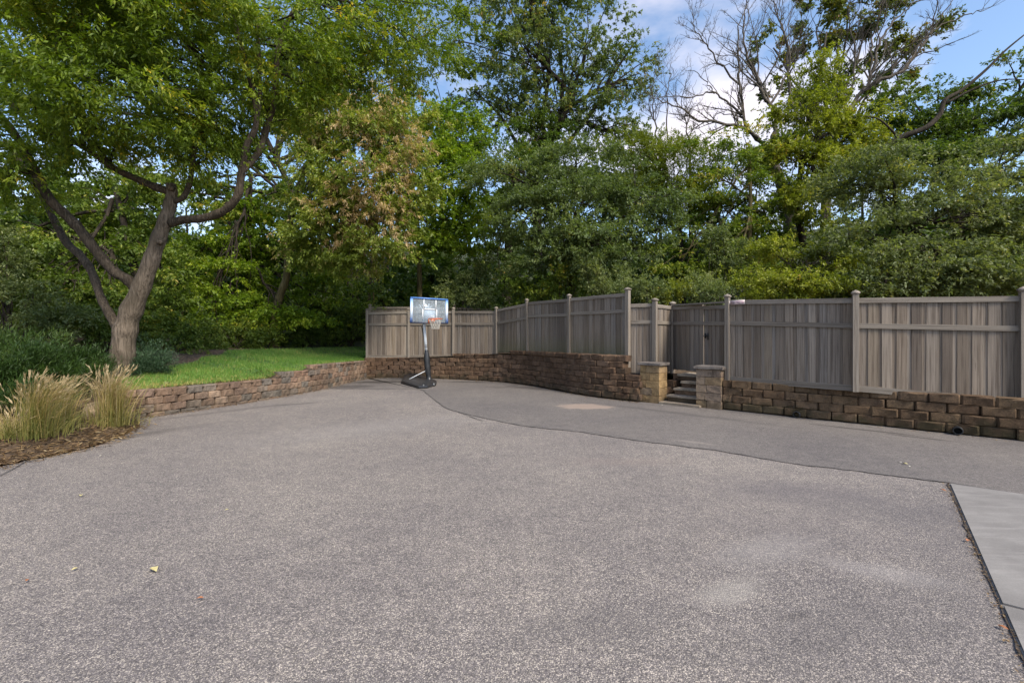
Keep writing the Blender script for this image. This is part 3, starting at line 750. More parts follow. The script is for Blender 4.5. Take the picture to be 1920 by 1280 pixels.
# ------------------------------------------------------------------ pillars
def pillar(A, wdt, dep, h, label, mat):
    """A: left front foot corner"""
    e = empty('stone_pillar', (A[0], A[1], 0), math.atan2(dR[1], dR[0]))
    tag(e, label, 'pillar', 'stone pillars beside the steps')
    nc = 5; ch = (h - 0.0) / nc
    rows = []
    for k in range(nc):
        z0 = k * ch
        off = wdt * random.choice((0.36, 0.5, 0.62)) if k % 2 else wdt * random.choice((0.3, 0.42, 0.68))
        xs = [0, off, wdt - 0.0]
        for i in range(2):
            rows.append((xs[i], xs[i + 1], z0))
    for x0, x1, z0 in rows:
        lw = x1 - x0
        mes = bpy.data.meshes.new('block')
        bm = bmesh.new(); bmesh.ops.create_cube(bm, size=1)
        for v in bm.verts: v.co = Vector(((v.co.x + .5) * (lw - .004), (v.co.y + .5) * dep, (v.co.z + .5) * (ch - 0.005)))
        bmesh.ops.bevel(bm, geom=bm.edges[:], offset=0.008, segments=1, affect='EDGES')
        bmesh.ops.subdivide_edges(bm, edges=bm.edges[:], cuts=1, use_grid_fill=True)
        for v in bm.verts: v.co += Vector((random.uniform(-.004, .004), random.uniform(-.006, .006), random.uniform(-.002, .002)))
        bm.to_mesh(mes); bm.free()
        o = link('block', mes, mat, e); o.location = (x0 + .002, random.uniform(-.004, .004), z0)
    bm = bmesh.new(); bmesh.ops.create_cube(bm, size=1)
    ov = 0.045
    for v in bm.verts: v.co = Vector((v.co.x * (wdt + 2 * ov), v.co.y * (dep + 2 * ov), v.co.z * 0.068))
    bmesh.ops.bevel(bm, geom=bm.edges[:], offset=0.01, segments=1, affect='EDGES')
    bmesh.ops.subdivide_edges(bm, edges=bm.edges[:], cuts=3, use_grid_fill=True)
    for v in bm.verts: v.co += Vector((random.uniform(-.005, .005), random.uniform(-.005, .005), random.uniform(-.003, .003)))
    me = bpy.data.meshes.new('cap'); bm.to_mesh(me); bm.free()
    o = link('cap', me, M_CAP, e); o.location = (wdt / 2, dep / 2, h + 0.03)
    return e
PA = np.array((3.12, 11.06)); PB = np.array((4.14, 10.2))
pillar(PA, 0.50, 0.42, 0.90, 'golden brown stone pillar left of the steps with a thin grey cap', M_PIL)
pillar(PB, 0.545, 0.46, 0.87, 'pinkish tan stone pillar right of the steps with a thick grey cap', M_PIL2)

# ------------------------------------------------------------------ steps
st = empty('stone_steps', (PA[0] + dR[0] * .52, PA[1] + dR[1] * .52, 0), math.atan2(dR[1], dR[0]))
tag(st, 'five narrow stone steps climbing between the two pillars to the gate', 'steps')
span = float(np.dot(PB - PA, dR)) - 0.52
xoff = [-0.02, 0.06, 0.13, 0.2, 0.02]
for k in range(5):
    zt = 0.055 + k * 0.15
    y0 = -0.03 + k * 0.23
    for nm, x0, x1, y1, za, zb, mt in (('tread', xoff[k], span + .12, y0 + (0.32 if k < 4 else 0.75), zt - 0.05, zt, M_STEP), ('riser', xoff[k] + .02, span + .1, y0 + 0.3, zt - 0.15 + .002, zt - 0.051, M_BLK_B)):
        if nm == 'riser' and k == 0: continue
        bm = bmesh.new(); bmesh.ops.create_cube(bm, size=1)
        yy0 = y0 if nm == 'tread' else y0 + 0.025
        for v in bm.verts: v.co = Vector((x0 + (v.co.x + .5) * (x1 - x0), yy0 + (v.co.y + .5) * (y1 - yy0), za + (v.co.z + .5) * (zb - za)))
        bmesh.ops.bevel(bm, geom=bm.edges[:], offset=0.006, segments=1, affect='EDGES')
        bmesh.ops.subdivide_edges(bm, edges=bm.edges[:], cuts=2, use_grid_fill=True)
        for v in bm.verts: v.co += Vector((random.uniform(-.002, .002), random.uniform(-.006, .006), random.uniform(-.003, .003)))
        me = bpy.data.meshes.new(nm); bm.to_mesh(me); bm.free(); link(nm, me, mt, st)
# cheek blocks on the left side of the steps, stepped
for k in range(4):
    for j in range(k, 4):
        o = bpy.data.objects.new('cheek_block', VB[(k + j) % 6]); COL.objects.link(o); o.parent = st
        o.location = (xoff[max(0, k)] - 0.14 + 0.0, 0.40 + j * 0.25, 0.03 + k * CH_ if k < 4 else 0)
        o.rotation_euler = (0, 0, R(90)); o.scale = (0.58, 0.7, 1)

# ------------------------------------------------------------------ fences
bm = bmesh.new(); bmesh.ops.create_cube(bm, size=1)
for v in bm.verts: v.co.z += 0.5
bmesh.ops.bevel(bm, geom=[e for e in bm.edges if abs(e.verts[0].co.z - e.verts[1].co.z) > 0.5], offset=0.03, segments=1, affect='EDGES')
BOARD = bpy.data.meshes.new('board'); bm.to_mesh(BOARD); bm.free()
def mesh_copy_mat(me, mat):
    m2 = me.copy(); m2.materials.clear(); m2.materials.append(mat); return m2
BOARDS = {id(M_WOOD): mesh_copy_mat(BOARD, M_WOOD), id(M_WOODM): mesh_copy_mat(BOARD, M_WOODM), id(M_RAIL): mesh_copy_mat(BOARD, M_RAIL)}

def put_box(name, parent, p0, p1, z0, z1, wdt, thick, mat, off=0.0):
    """an upright board standing at p0..p1 footprint centre; used for boards"""
    pass

def board(parent, c, ang, wdt, th, z0, z1, mat, name='board', lean=0.0):
    o = bpy.data.objects.new(name, BOARDS[id(mat)]); COL.objects.link(o); o.parent = parent
    o.location = Vector((c[0], c[1], z0)) - parent.location
    o.rotation_euler = (0, lean, ang); o.scale = (wdt, th, z1 - z0)
    return o

def rail(parent, a, b_, za, zb, hgt, th, mat, name='rail'):
    """a board laid from a to b, its top at za / zb"""
    a3 = Vector((a[0], a[1], za - hgt / 2)); b3 = Vector((b_[0], b_[1], zb - hgt / 2)); d = b3 - a3; ln = d.length
    o = bpy.data.objects.new(name, BOARDS[id(mat)]); COL.objects.link(o); o.parent = parent
    # long axis is the mesh's z
    X = d.normalized(); Zr = Vector((0, 0, 1)); Y = Zr.cross(X).normalized(); Zr = X.cross(Y)
    Y = -Y; M = Matrix(((Zr.x, Y.x, X.x), (Zr.y, Y.y, X.y), (Zr.z, Y.z, X.z)))
    o.rotation_euler = M.to_euler(); o.location = a3 - parent.location; o.scale = (hgt, th, ln)
    return o

CAPM = None
def post(parent, p, z0, z1, wdt=0.1, mat=None, ang=0.0, lean=0.0, cap=True):
    global CAPM
    mat = mat or M_RAIL
    o = bpy.data.objects.new('post', BOARDS[id(mat)]); COL.objects.link(o); o.parent = parent
    o.location = Vector((p[0], p[1], z0)) - parent.location; o.scale = (wdt * .9, wdt * .9, z1 - z0); o.rotation_euler = (0, lean, ang)
    if cap:
        if CAPM is None:
            mb = MB()
            prof = [(0.05, 0.0), (0.068, 0.018), (0.068, 0.04), (0.045, 0.06), (0.0, 0.085)]
            V = []
            for r, zz in prof[:-1]: V += [(-r, -r, zz), (r, -r, zz), (r, r, zz), (-r, r, zz)]
            V.append((0, 0, 0.085))
            Q = [(i * 4 + k, i * 4 + (k + 1) % 4, (i + 1) * 4 + (k + 1) % 4, (i + 1) * 4 + k) for i in range(3) for k in range(4)]
            T = [(12 + k, 12 + (k + 1) % 4, 16) for k in range(4)]
            mb.add(V, Q + [(3, 2, 1, 0)], T); CAPM = mb.mesh('post_cap'); CAPM.materials.append(M_RAIL)
        h = z1 - z0
        c = bpy.data.objects.new('post_cap', CAPM); COL.objects.link(c); c.parent = o
        c.location = (0, 0, 1 - 0.01 / h); c.scale = (1 / wdt * wdt / .1, 1 / .1, 1 / h)
    return o

def panel(parent, p0, p1, top, mid, bot, mat, face=-1, wide=0.14, gap=0.055, kick=None, cap=False, z_top_extra=0.0, narrow=False):
    """p0,p1: xy; top/mid/bot: (z at p0, z at p1). face: which side of the line the court is on"""
    p0, p1 = np.asarray(p0, float), np.asarray(p1, float)
    t = p1 - p0; ln = np.linalg.norm(t); t /= ln; nrm = np.array((t[1], -t[0]))
    if np.dot(nrm, -(p0 + p1) / 2) < 0: nrm = -nrm     # towards the court / camera
    ang = math.atan2(t[1], t[0])
    lerp = lambda v, s: v[0] + (v[1] - v[0]) * s / ln
    s = random.uniform(0, .03)
    while s < ln:
        wf = wide * random.uniform(0.9, 1.06); wf = min(wf, ln - s)
        if wf > 0.02:
            c = p0 + t * (s + wf / 2) + nrm * random.uniform(-.002, .003)
            board(parent, c, ang + random.uniform(-.012, .012), wf, 0.018, lerp(bot, s) + random.uniform(-.012, .006), lerp(top, s + wf / 2) - 0.012, mat, lean=random.uniform(-.004, .004))
        g = gap * random.uniform(0.6, 1.35)
        if s + wf + 0.01 < ln:
            wb_ = min(g + 0.05, ln - s - wf + 0.04)
            c = p0 + t * (s + wf + g / 2) - nrm * 0.010
            board(parent, c, ang + random.uniform(-.012, .012), wb_, 0.018, lerp(bot, s) + random.uniform(-.012, .006), lerp(top, s + wf) - 0.014, mat)
        s += wf + g
    f = nrm * 0.024
    rail(parent, p0 + f, p1 + f, top[0], top[1], 0.09, 0.026, M_RAIL)
    rail(parent, p0 + f, p1 + f, mid[0] , mid[1], 0.09, 0.026, M_RAIL)
    rail(parent, p0 - nrm * .045, p1 - nrm * .045, top[0] - .01, top[1] - .01, 0.09, 0.026, M_RAIL)
    if kick: rail(parent, p0 + f * .2, p1 + f * .2, bot[0] + 0.0, bot[1] + 0.0, kick, 0.03, M_RAIL, 'kick_board')

def zt(py, Y): return CAMZ + (HZ - py) / F * Y
def xy(px, Y): return np.array(((px - 960) / F * Y, Y))

# far left section, behind the hoop (posts at px, Y)
Q = [(689, 17.55), (767, 17.5), (850.5, 17.2), (931, 16.3)]
P4 = [xy(*q) for q in Q]
f1 = empty('wooden_fence', (P4[0][0], P4[0][1], 0.8)); tag(f1, 'weathered grey brown board fence behind the basketball hoop', 'fence')
tp = [zt(585.5, 17.55), zt(583.5, 17.5), zt(583, 17.2), zt(583, 16.3)]
md = [zt(606, 17.55), zt(605.5, 17.5), zt(605, 17.2), zt(604.5, 16.3)]
bt = [zt(665.5, 17.55), zt(665.5, 17.5), zt(665, 17.2), zt(664, 16.3)]
for i in range(3):
    panel(f1, P4[i], P4[i + 1], (tp[i], tp[i + 1]), (md[i], md[i + 1]), (bt[i], bt[i + 1]), M_WOOD, kick=0.13)
for i, y_ in enumerate((581.5, 581, 579.5)): post(f1, P4[i] + np.array((0, -.03)), bt[i] - 0.15, zt(y_, Q[i][1]), 0.1)
# second fence seen over it
g0, g1, g2 = xy(694, 19.2), xy(852, 19.0), xy(925, 18.6)
f0 = empty('wooden_fence', (g0[0], g0[1], 1.1)); tag(f0, 'second pale board fence showing just above the one behind the hoop', 'fence')
panel(f0, g0, g1, (zt(575, 19.2), zt(575, 19.0)), (zt(600, 19.2), zt(600, 19.0)), (0.95, 0.95), M_WOOD)
panel(f0, g1, g2, (zt(576, 19.0), zt(579, 18.6)), (zt(600, 19.0), zt(600, 18.6)), (0.95, 0.95), M_WOOD)
for p_, y_, Y_ in ((g0, 573, 19.2), (g1, 573, 19.0), (g2, 577, 18.6)): post(f0, p_, 0.9, zt(y_, Y_), 0.1)

# middle section climbing to the tall post
Q = [(931, 16.3), (990, 15.0), (1067.5, 13.3), (1177, 11.65)]
P4 = [xy(*q) for q in Q]
f2 = empty('wooden_fence', (P4[1][0], P4[1][1], 1.1)); tag(f2, 'middle board fence on the curved wall, its top rising to the tall post', 'fence')
tp = [(zt(580, 16.3), zt(568.5, 15.0)), (zt(566.5, 15.0), zt(560, 13.3)), (zt(559, 13.3), zt(549, 11.65))]
md = [(zt(604, 16.3), zt(593, 15.0)), (zt(590.5, 15), zt(587, 13.3)), (zt(585.5, 13.3), zt(579.5, 11.65))]
bt = [(1.02, 1.1), (zt(657, 15), zt(660.5, 13.3)), (zt(660.5, 13.3), zt(665, 11.65))]
for i in range(3): panel(f2, P4[i], P4[i + 1], tp[i], md[i], bt[i], M_WOODM, wide=0.13, gap=0.06)
for p_, z0, y_, Y_, wd_, ln_ in ((P4[0], 0.95, 578.5, 16.3, .1, 0), (P4[1], 1.08, 563.5, 15, .1, .03), (P4[2], 1.08, 555.5, 13.3, .105, .0), (P4[3], 0.62, 544, 11.65, .13, 0)):
    post(f2, p_ + np.array((-.01, -.04)), z0, zt(y_, Y_), wd_ * .9, lean=-ln_, ang=-.85)

# jog: lower piece right of the tall post, then the return to the gate
J0, J1, J2 = xy(1180, 11.7), xy(1227, 11.4), xy(1259, 12.15)
f3 = empty('wooden_fence', (J0[0], J0[1], 0.6)); tag(f3, 'short lower board fence behind the left stone pillar, turning the corner towards the gate', 'fence')
panel(f3, J0, J1, (zt(570, 11.7), zt(568.5, 11.4)), (zt(601, 11.7), zt(600, 11.4)), (0.66, 0.66), M_WOOD, wide=0.13, gap=0.06)
panel(f3, J1, J2, (zt(570, 11.4), zt(574, 12.15)), (zt(600.5, 11.4), zt(603, 12.15)), (0.66, 0.66), M_WOOD, wide=0.09, gap=0.035)
post(f3, J1 + np.array((0, -.04)), 0.6, zt(564, 11.4), 0.115, mat=M_RAIL, ang=-.8)
post(f3, J2 + np.array((.02, -.02)), 0.6, zt(570, 12.15), 0.12, mat=M_WOOD)

# gate: fixed board panel and gate leaf
G0, G1, G2 = xy(1262, 12.1), xy(1320, 11.1), xy(1362, 10.25)
gt = empty('wooden_gate', (G1[0], G1[1], 0.7)); tag(gt, 'grey double board gate at the top of the steps with a black latch', 'gate')
panel(gt, G0, G1 - (G1 - G0) * 0.008, (zt(575, 12.1), zt(571, 11.1)), (zt(603, 12.1), zt(602.5, 11.1)), (0.72, 0.72), M_WOOD, wide=0.125, gap=0.04)
panel(gt, G1 + (G2 - G1) * 0.012, G2, (zt(573, 11.1), zt(571.5, 10.25)), (zt(603, 11.1), zt(602, 10.25)), (0.72, 0.72), M_WOOD, wide=0.12, gap=0.04)
rail(gt, G0, G2, zt(571, 12.1), zt(565, 10.25), 0.035, 0.10, M_RAIL, 'top_rail')
M_IRON = plain('black_iron', (0.012, 0.012, 0.013), 0.45, 0.3)
gc = xy(1322, 11.0); Yg = 11.0
def gp(px, py): q = at(px, py, Yg); return (q[0] - gt.location.x, q[1] - 0.09 - gt.location.y, q[2] - gt.location.z)
mb = MB(); mb.tube([gp(1324.3, 624), gp(1324.6, 628), gp(1324.3, 633), gp(1324.2, 637)], [.01, .018, .018, .01], 8); mb.tube([gp(1323.8, 624), gp(1323.3, 630), gp(1323.8, 636)], .008, 6)
mb.build('latch_handle', M_IRON, gt, True)
mb = MB(); mb.box(gp(1319.3, 629.5), (0.05, 0.02, 0.11)); mb.tube([gp(1315.5, 630), gp(1320, 629.3), gp(1323, 629.3)], [.008, .013, .012], 8); mb.tube([gp(1319.5, 624.5), gp(1319.8, 634)], [.012, .012], 8)
mb.build('latch', M_IRON, gt, True)

# right fence
Q = [(1364.5, 9.95), (1603.5, 8.2), (1917, 7.2)]
P3 = [xy(*q) for q in Q]; t_ = (P3[2] - P3[1]) / np.linalg.norm(P3[2] - P3[1]); P3.append(P3[2] + t_ * 2.3); P3.append(P3[3] + t_ * 2.3)
f4 = empty('wooden_fence', (P3[1][0], P3[1][1], 0.7)); tag(f4, 'long weathered board fence above the mossy wall on the right', 'fence')
tz = [zt(563, 9.95), zt(559, 8.2), zt(555, 7.2)]; mz = [zt(601.5, 9.95), zt(606, 8.2), zt(611, 7.2)]; bz = [zt(705, 9.95), zt(722, 8.2), zt(748, 7.2)]
tz += [tz[2]] * 2; mz += [mz[2]] * 2; bz += [bz[2]] * 2
for i in range(4):
    panel(f4, P3[i], P3[i + 1], (tz[i], tz[i + 1]), (mz[i], mz[i + 1]), (bz[i], bz[i + 1]), M_WOOD, kick=0.11)
for i in range(5):
    post(f4, P3[i] + np.array((-.025, -.04)), 0.6 if i else 0.62, [zt(557.5, 9.95), zt(551.5, 8.2), zt(546, 7.2), tz[3] + .07, tz[4] + .07][i], 0.10, ang=math.atan2(*(P3[min(i + 1, 4)] - P3[min(i, 3)])[::-1]))
# sign on the top rail
u = (1384.5 - 960) / F
tl = P3[1] - P3[0]; tl /= np.linalg.norm(tl)
tt_ = np.linalg.solve(np.array([[tl[0], -u], [tl[1], -1]]), -P3[0]); sp = P3[0] + tl * tt_[0]
nrm = np.array((tl[1], -tl[0])); nrm = nrm if np.dot(nrm, -sp) > 0 else -nrm
sg = empty('sign', (sp[0] + nrm[0] * .05, sp[1] + nrm[1] * .05, zt(567, sp[1])), math.atan2(tl[1], tl[0]))
tag(sg, 'small pale pink and white plate on the fence top rail beside the gate post', 'sign')
M_SIGNW = plain('sign_white', (0.5, 0.44, 0.44), 0.4, var=.05); M_SIGNP = plain('sign_pink', (0.36, 0.25, 0.28), 0.4, var=.1); M_SIGNT = plain('sign_print', (0.30, 0.20, 0.23), .5)
sw, sh = 0.30, 0.098
mb = MB(); mb.box((0, 0, 0), (sw, .008, sh)); mb.build('plate', M_SIGNW, sg)
mb = MB(); mb.box((0.0, -.006, 0), (sw - .03, .004, sh - .03)); mb.build('sign_face', M_SIGNP, sg)
# the print itself cannot be read in the photograph: worn light and dark bars where the lines of letters run
mb = MB()
for x_, z_, w__ in ((-.07, .016, .09), (.06, .016, .10), (-.05, -.02, .11), (.055, -.012, .07)): mb.box((x_, -.009, z_), (w__, .002, .009))
mb.build('print', M_SIGNW, sg)
mb = MB()
for x_, z_, w__ in ((-.06, -.003, .06), (.0, -.001, .014), (-.03, -.028, .12)): mb.box((x_, -.009, z_), (w__, .002, .006))
mb.build('print', M_SIGNT, sg)
sd_ = MB(); sd_.box((-.175, 0, 0), (.03, .02, .075)); sd_.build('bracket', M_SIGNW, sg)

# ------------------------------------------------------------------ basketball hoop
M_POLE = plain('pole_grey', (0.62, 0.65, 0.69), 0.5, 0.0, 0.06)
M_FRB = plain('frame_blue', (0.09, 0.22, 0.55), 0.4, 0, .1)
M_FRW = plain('frame_pale', (0.62, 0.70, 0.80), 0.4, 0, .05)
M_WHITE = plain('white_paint', (0.80, 0.81, 0.84), 0.5, 0, .03)
M_RIM = plain('rim_orange', (0.62, 0.16, 0.07), 0.45, 0.1, .15)
M_NET = plain('net_cord', (0.50, 0.47, 0.42), 0.9)
M_BASE = plain('black_base', (0.022, 0.023, 0.026), 0.38, 0, .3, 6)
m, N, L, b = new_mat('acrylic'); M_GLASS = m
m.node_tree.nodes.clear(); N = m.node_tree.nodes; L = m.node_tree.links
o_ = N.new('ShaderNodeOutputMaterial'); tr = N.new('ShaderNodeBsdfTransparent'); tr.inputs[0].default_value = (0.86, 0.9, 0.93, 1)
gl = N.new('ShaderNodeBsdfPrincipled'); gl.inputs['Base Color'].default_value = (0.6, 0.68, 0.76, 1); gl.inputs['Roughness'].default_value = 0.12
mx = N.new('ShaderNodeMixShader')
hz = noise(N, L, obj_co(N), 6, 4)
L.new(ramp(N, L, hz, [(0.3, (0.16, 0.16, 0.16)), (0.7, (0.3, 0.3, 0.3))]), mx.inputs[0])
L.new(tr.outputs[0], mx.inputs[1]); L.new(gl.outputs[0], mx.inputs[2]); L.new(mx.outputs[0], o_.inputs[0])

hp = gr(803, 717); hoop = empty('basketball_hoop', tuple(hp)); HL = hp
tag(hoop, 'portable basketball hoop with clear blue rimmed backboard on a black base', 'basketball hoop')
th = R(33); n2 = np.array((math.sin(th), -math.cos(th), 0)); t2 = np.array((math.cos(th), math.sin(th), 0))
Yh = hp[1]
def hl(px, py, Y=None): return at(px, py, Y or Yh) - hp
# base: a low tapered tank
outl = [(752, 719.5), (757, 709), (768, 704.5), (786, 706.5), (806, 713), (819, 717.5), (818, 723), (802, 728), (785, 729)]
cen = np.mean([gr(*q)[:2] for q in outl], axis=0) - hp[:2]
bm = bmesh.new()
rings = []
for zz, sc in ((0.0, 0.97), (0.03, 1.0), (0.085, 0.97), (0.12, 0.86), (0.145, 0.72)):
    ring = []
    for q in outl:
        p = gr(*q)[:2] - hp[:2]; p = cen + (p - cen) * sc
        back = np.clip((cen[0] + .2 - p[0]) / 0.9, 0, 1)
        ring.append(bm.verts.new((p[0], p[1], zz * (0.85 + 0.35 * back) + 0.006)))
    rings.append(ring)
for a_, b_ in zip(rings[:-1], rings[1:]):
    for k in range(len(outl)): bm.faces.new((a_[k], a_[(k + 1) % len(outl)], b_[(k + 1) % len(outl)], b_[k]))
bm.faces.new(rings[-1]); bm.faces.new(rings[0][::-1])
bmesh.ops.recalc_face_normals(bm, faces=bm.faces[:])
me = bpy.data.meshes.new('base'); bm.to_mesh(me); bm.free(); base_o = link('base', me, M_BASE, hoop)
mb = MB()
for k in range(3):
    c = hl(772 + 6 * k, 707 + k * 1.0, 15.9 + .1 * k); mb.box((c[0], c[1], 0.155), (0.04, 0.5, 0.02), 0.5)
mb.build('base_rib', M_BASE, base_o)
M_HUB = plain('wheel_hub', (0.16, 0.165, 0.17), 0.4)
for px, py in ((793.5, 724.0), (813, 720.5)):
    g = gr(px, py + 3.5) - hp; mb = MB()
    d_ = np.array((0.35, -0.93, 0)); mb.tube([g + d_ * -.03 + (0, 0, .06), g + d_ * .045 + (0, 0, .06)], [.06, .06], 16); wo = mb.build('wheel', M_BASE, hoop)
    mb = MB(); mb.tube([g + d_ * .044 + (0, 0, .06), g + d_ * .052 + (0, 0, .06)], [.028, .024], 12); mb.build('hub', M_HUB, wo)
# sleeve and pole
mb = MB(); pts = [hl(804.5, 715), hl(804, 708), hl(803.2, 702), hl(802, 693), hl(801, 682), hl(800.3, 670), hl(799.8, 661), hl(799.5, 656)]
pts[0][2] = 0.08
mb.tube(smooth_path(pts, 3), np.interp(np.linspace(0, 1, 22), [0, .12, .22, .45, .7, .9, 1], [.13, .09, .08, .105, .105, .07, .06]), 14); mb.build('pole_cover', M_BASE, hoop, True)
mb = MB(); mb.tube([hl(799.6, 662), hl(797.4, 635), hl(795.5, 612), hl(793.5, 590)], [.048, .048, .047, .046], 14); mb.build('pole', M_POLE, hoop, True)
mb = MB()
for y_ in (648, 651): mb.tube([hl(798.6, y_), hl(798.55, y_ - 1.2)], [.051, .051], 14)
mb.build('pole_clamp', M_BLACK, hoop)
mb = MB(); a_ = gr(764, 719) - hp; a_[2] = .12; b_ = hl(800, 694); mb.tube([a_, b_], [.012, .012], 8); mb.build('strut', M_POLE, hoop, True)
mb = MB(); mb.tube([hl(790.5, 612), hl(792, 618), hl(793, 625), hl(793.6, 631)], [.012, .02, .012, .01], 8); mb.build('lift_handle', M_BLACK, hoop, True)
# backboard
bc = hl(805, 582.5, Yh - 0.28); BW, BH = 1.34, 0.865
bb = empty('backboard', (0, 0, 0)); bb.parent = hoop; bb.location = bc
rz = math.atan2(t2[1], t2[0]); bb.rotation_euler = (R(0), R(0.6), rz)
mb = MB(); mb.box((0, 0, 0), (BW - .02, .012, BH - .02)); mb.build('panel', M_GLASS, bb)
mb = MB()
mb.box((0, -.012, BH / 2 - .022), (BW, .04, .044)); mb.build('frame_bar', M_FRB, bb)
mb = MB(); mb.box((0, -.012, -BH / 2 + .02), (BW, .05, .05)); mb.build('frame_bar', plain('frame_dark', (0.03, 0.035, 0.06), .5), bb)
# side borders fade from blue at the ends to pale in the middle
m, N, L, b = new_mat('frame_fade'); M_FADE = m
sx = N.new('ShaderNodeSeparateXYZ'); L.new(obj_co(N), sx.inputs[0])
L.new(ramp(N, L, mth(N, L, 'ADD', mth(N, L, 'MULTIPLY', sx.outputs[2], 1 / BH), 0.5), [(0.02, (0.10, 0.24, 0.58)), (0.2, (0.45, 0.58, 0.8)), (0.5, (0.70, 0.76, 0.84)), (0.75, (0.45, 0.6, 0.82)), (0.95, (0.08, 0.22, 0.6))]), b.inputs['Base Color']); b.inputs['Roughness'].default_value = .4
for sx_ in (-1, 1):
    mb = MB(); mb.box((sx_ * (BW / 2 - .035), -.012, 0.0), (.085, .034, BH - .094)); mb.build('frame_side', M_FADE, bb)
    mb = MB(); mb.box((sx_ * (BW / 2 - .01), -.014, -BH / 2 + .09), (.05, .05, .16)); mb.build('corner_guard', plain('guard_navy', (0.04, 0.08, 0.22), .5), bb)
mb = MB()
for x_ in (-.20, .235): mb.box((x_, -.0085, .215), (.028, .004, .34))
mb.box((0.015, -.0085, .05), (0.50, .004, .03)); 
for x_ in (-.235, .265): mb.box((x_, -.0085, -.13), (.03, .004, .36))
mb.build('target_lines', M_WHITE, bb)
mb = MB(); mb.box((0.03, .03, -.13), (0.40, .02, 0.36)); mb.build('target_plate', M_WHITE, bb)
# lift arms behind the board
mb = MB()
ptop = hl(794, 596) ; Rinv = np.array(Matrix.Rotation(-rz, 3, 'Z'))
loc = lambda p: Rinv @ (np.asarray(p) - np.asarray(bc))
for dx in (-.05, .07):
    for (dz1, dz2) in ((0.02, .16), (-.25, -.16)):
        a_ = loc(ptop) + np.array((dx, 0, dz1)); mb.tube([a_, (dx + 0.02, .06, dz2)], .016, 6)
for dx in (-.2, -.1, .02): mb.tube([(dx - .12, .1, .2), (dx - .02, .1, .05), (dx + .0, .07, -.3)], .014, 6)
mb.box((0, .05, -.05), (.03, .03, .6)); mb.box((-.12, .05, -.05), (.03, .03, .6))
mb.build('lift_arm', M_WHITE, bb)
# rim
rc = np.array((0.05, -.40, -BH / 2 + .15)); rr_ = .225
rm = MB(); a = np.linspace(0, 2 * np.pi, 29)
rm.tube([rc + (rr_ * math.cos(x), rr_ * math.sin(x), 0) for x in a], .012, 8, cap=False)
rm.box((0.05, -.10, -BH / 2 + .10), (.15, .16, .09)); rm.box((0.05, -.03, -BH / 2 + .09), (.2, .02, .16))
rm.tube([(0.0, -.05, -BH / 2 + .05), (-.06, -.3, -BH / 2 + .145)], .01, 6); rm.tube([(0.1, -.05, -BH / 2 + .05), (.16, -.3, -BH / 2 + .145)], .01, 6)
rim = rm.build('rim', M_RIM, bb, True)
nb = MB(); K = 12
def netp(j, k):
    r_ = [.22, .185, .155, .135, .125][j]; z_ = -[.012, .10, .19, .27, .34][j]
    x = (k + (j % 2) * .5) / K * 2 * np.pi
    return rc + (r_ * math.cos(x), r_ * math.sin(x), z_)
for k in range(K):
    for j in range(4):
        for dk in ((0, -1) if j % 2 == 0 else (0, 1)): nb.tube([netp(j, k), netp(j + 1, k + dk)], .006, 4, cap=False)
nb.build('net', M_NET, rim)

# ------------------------------------------------------------------ boulder, flat stone
def rock(name, c, size, mat, label, seed, tagc='boulder'):
    bm = bmesh.new(); bmesh.ops.create_icosphere(bm, subdivisions=3, radius=1)
    r0 = random.Random(seed); ks = [(Vector((r0.gauss(0, 1), r0.gauss(0, 1), r0.gauss(0, 1))).normalized(), r0.uniform(.55, .85)) for _ in range(14)]
    for v in bm.verts:
        for n_, d_ in ks:
            e = v.co.dot(n_) - d_
            if e > 0: v.co -= n_ * e * .9
        v.co += Vector((r0.gauss(0, .012), r0.gauss(0, .012), r0.gauss(0, .012)))
        v.co = Vector((v.co.x * size[0], v.co.y * size[1], v.co.z * size[2]))
    me = bpy.data.meshes.new(name); bm.to_mesh(me); bm.free()
    o = link(name, me, mat); o.location = c; tag(o, label, tagc); return o
bl = gr(163, 812); Hb = H(bl[0] - .1, bl[1] + .3)
rock('boulder', (bl[0] - .02, bl[1] + .30, Hb + .16), (.34, .24, .25), M_BOULDER, 'pale tan boulder half hidden between the two ornamental grasses', 5)
fs = at(301, 703, 11.2); rock('flat_stone', (fs[0], fs[1], H(fs[0], fs[1]) + .03), (.28, .18, .04), M_BOULDER, 'flat pale stone at the left end of the lawn beside the blue green bush', 9, 'stone')

# ------------------------------------------------------------------ foliage
def dirs_out(p, c, n):
    d = p - c; d /= np.linalg.norm(d, axis=1)[:, None] + 1e-6
    return d

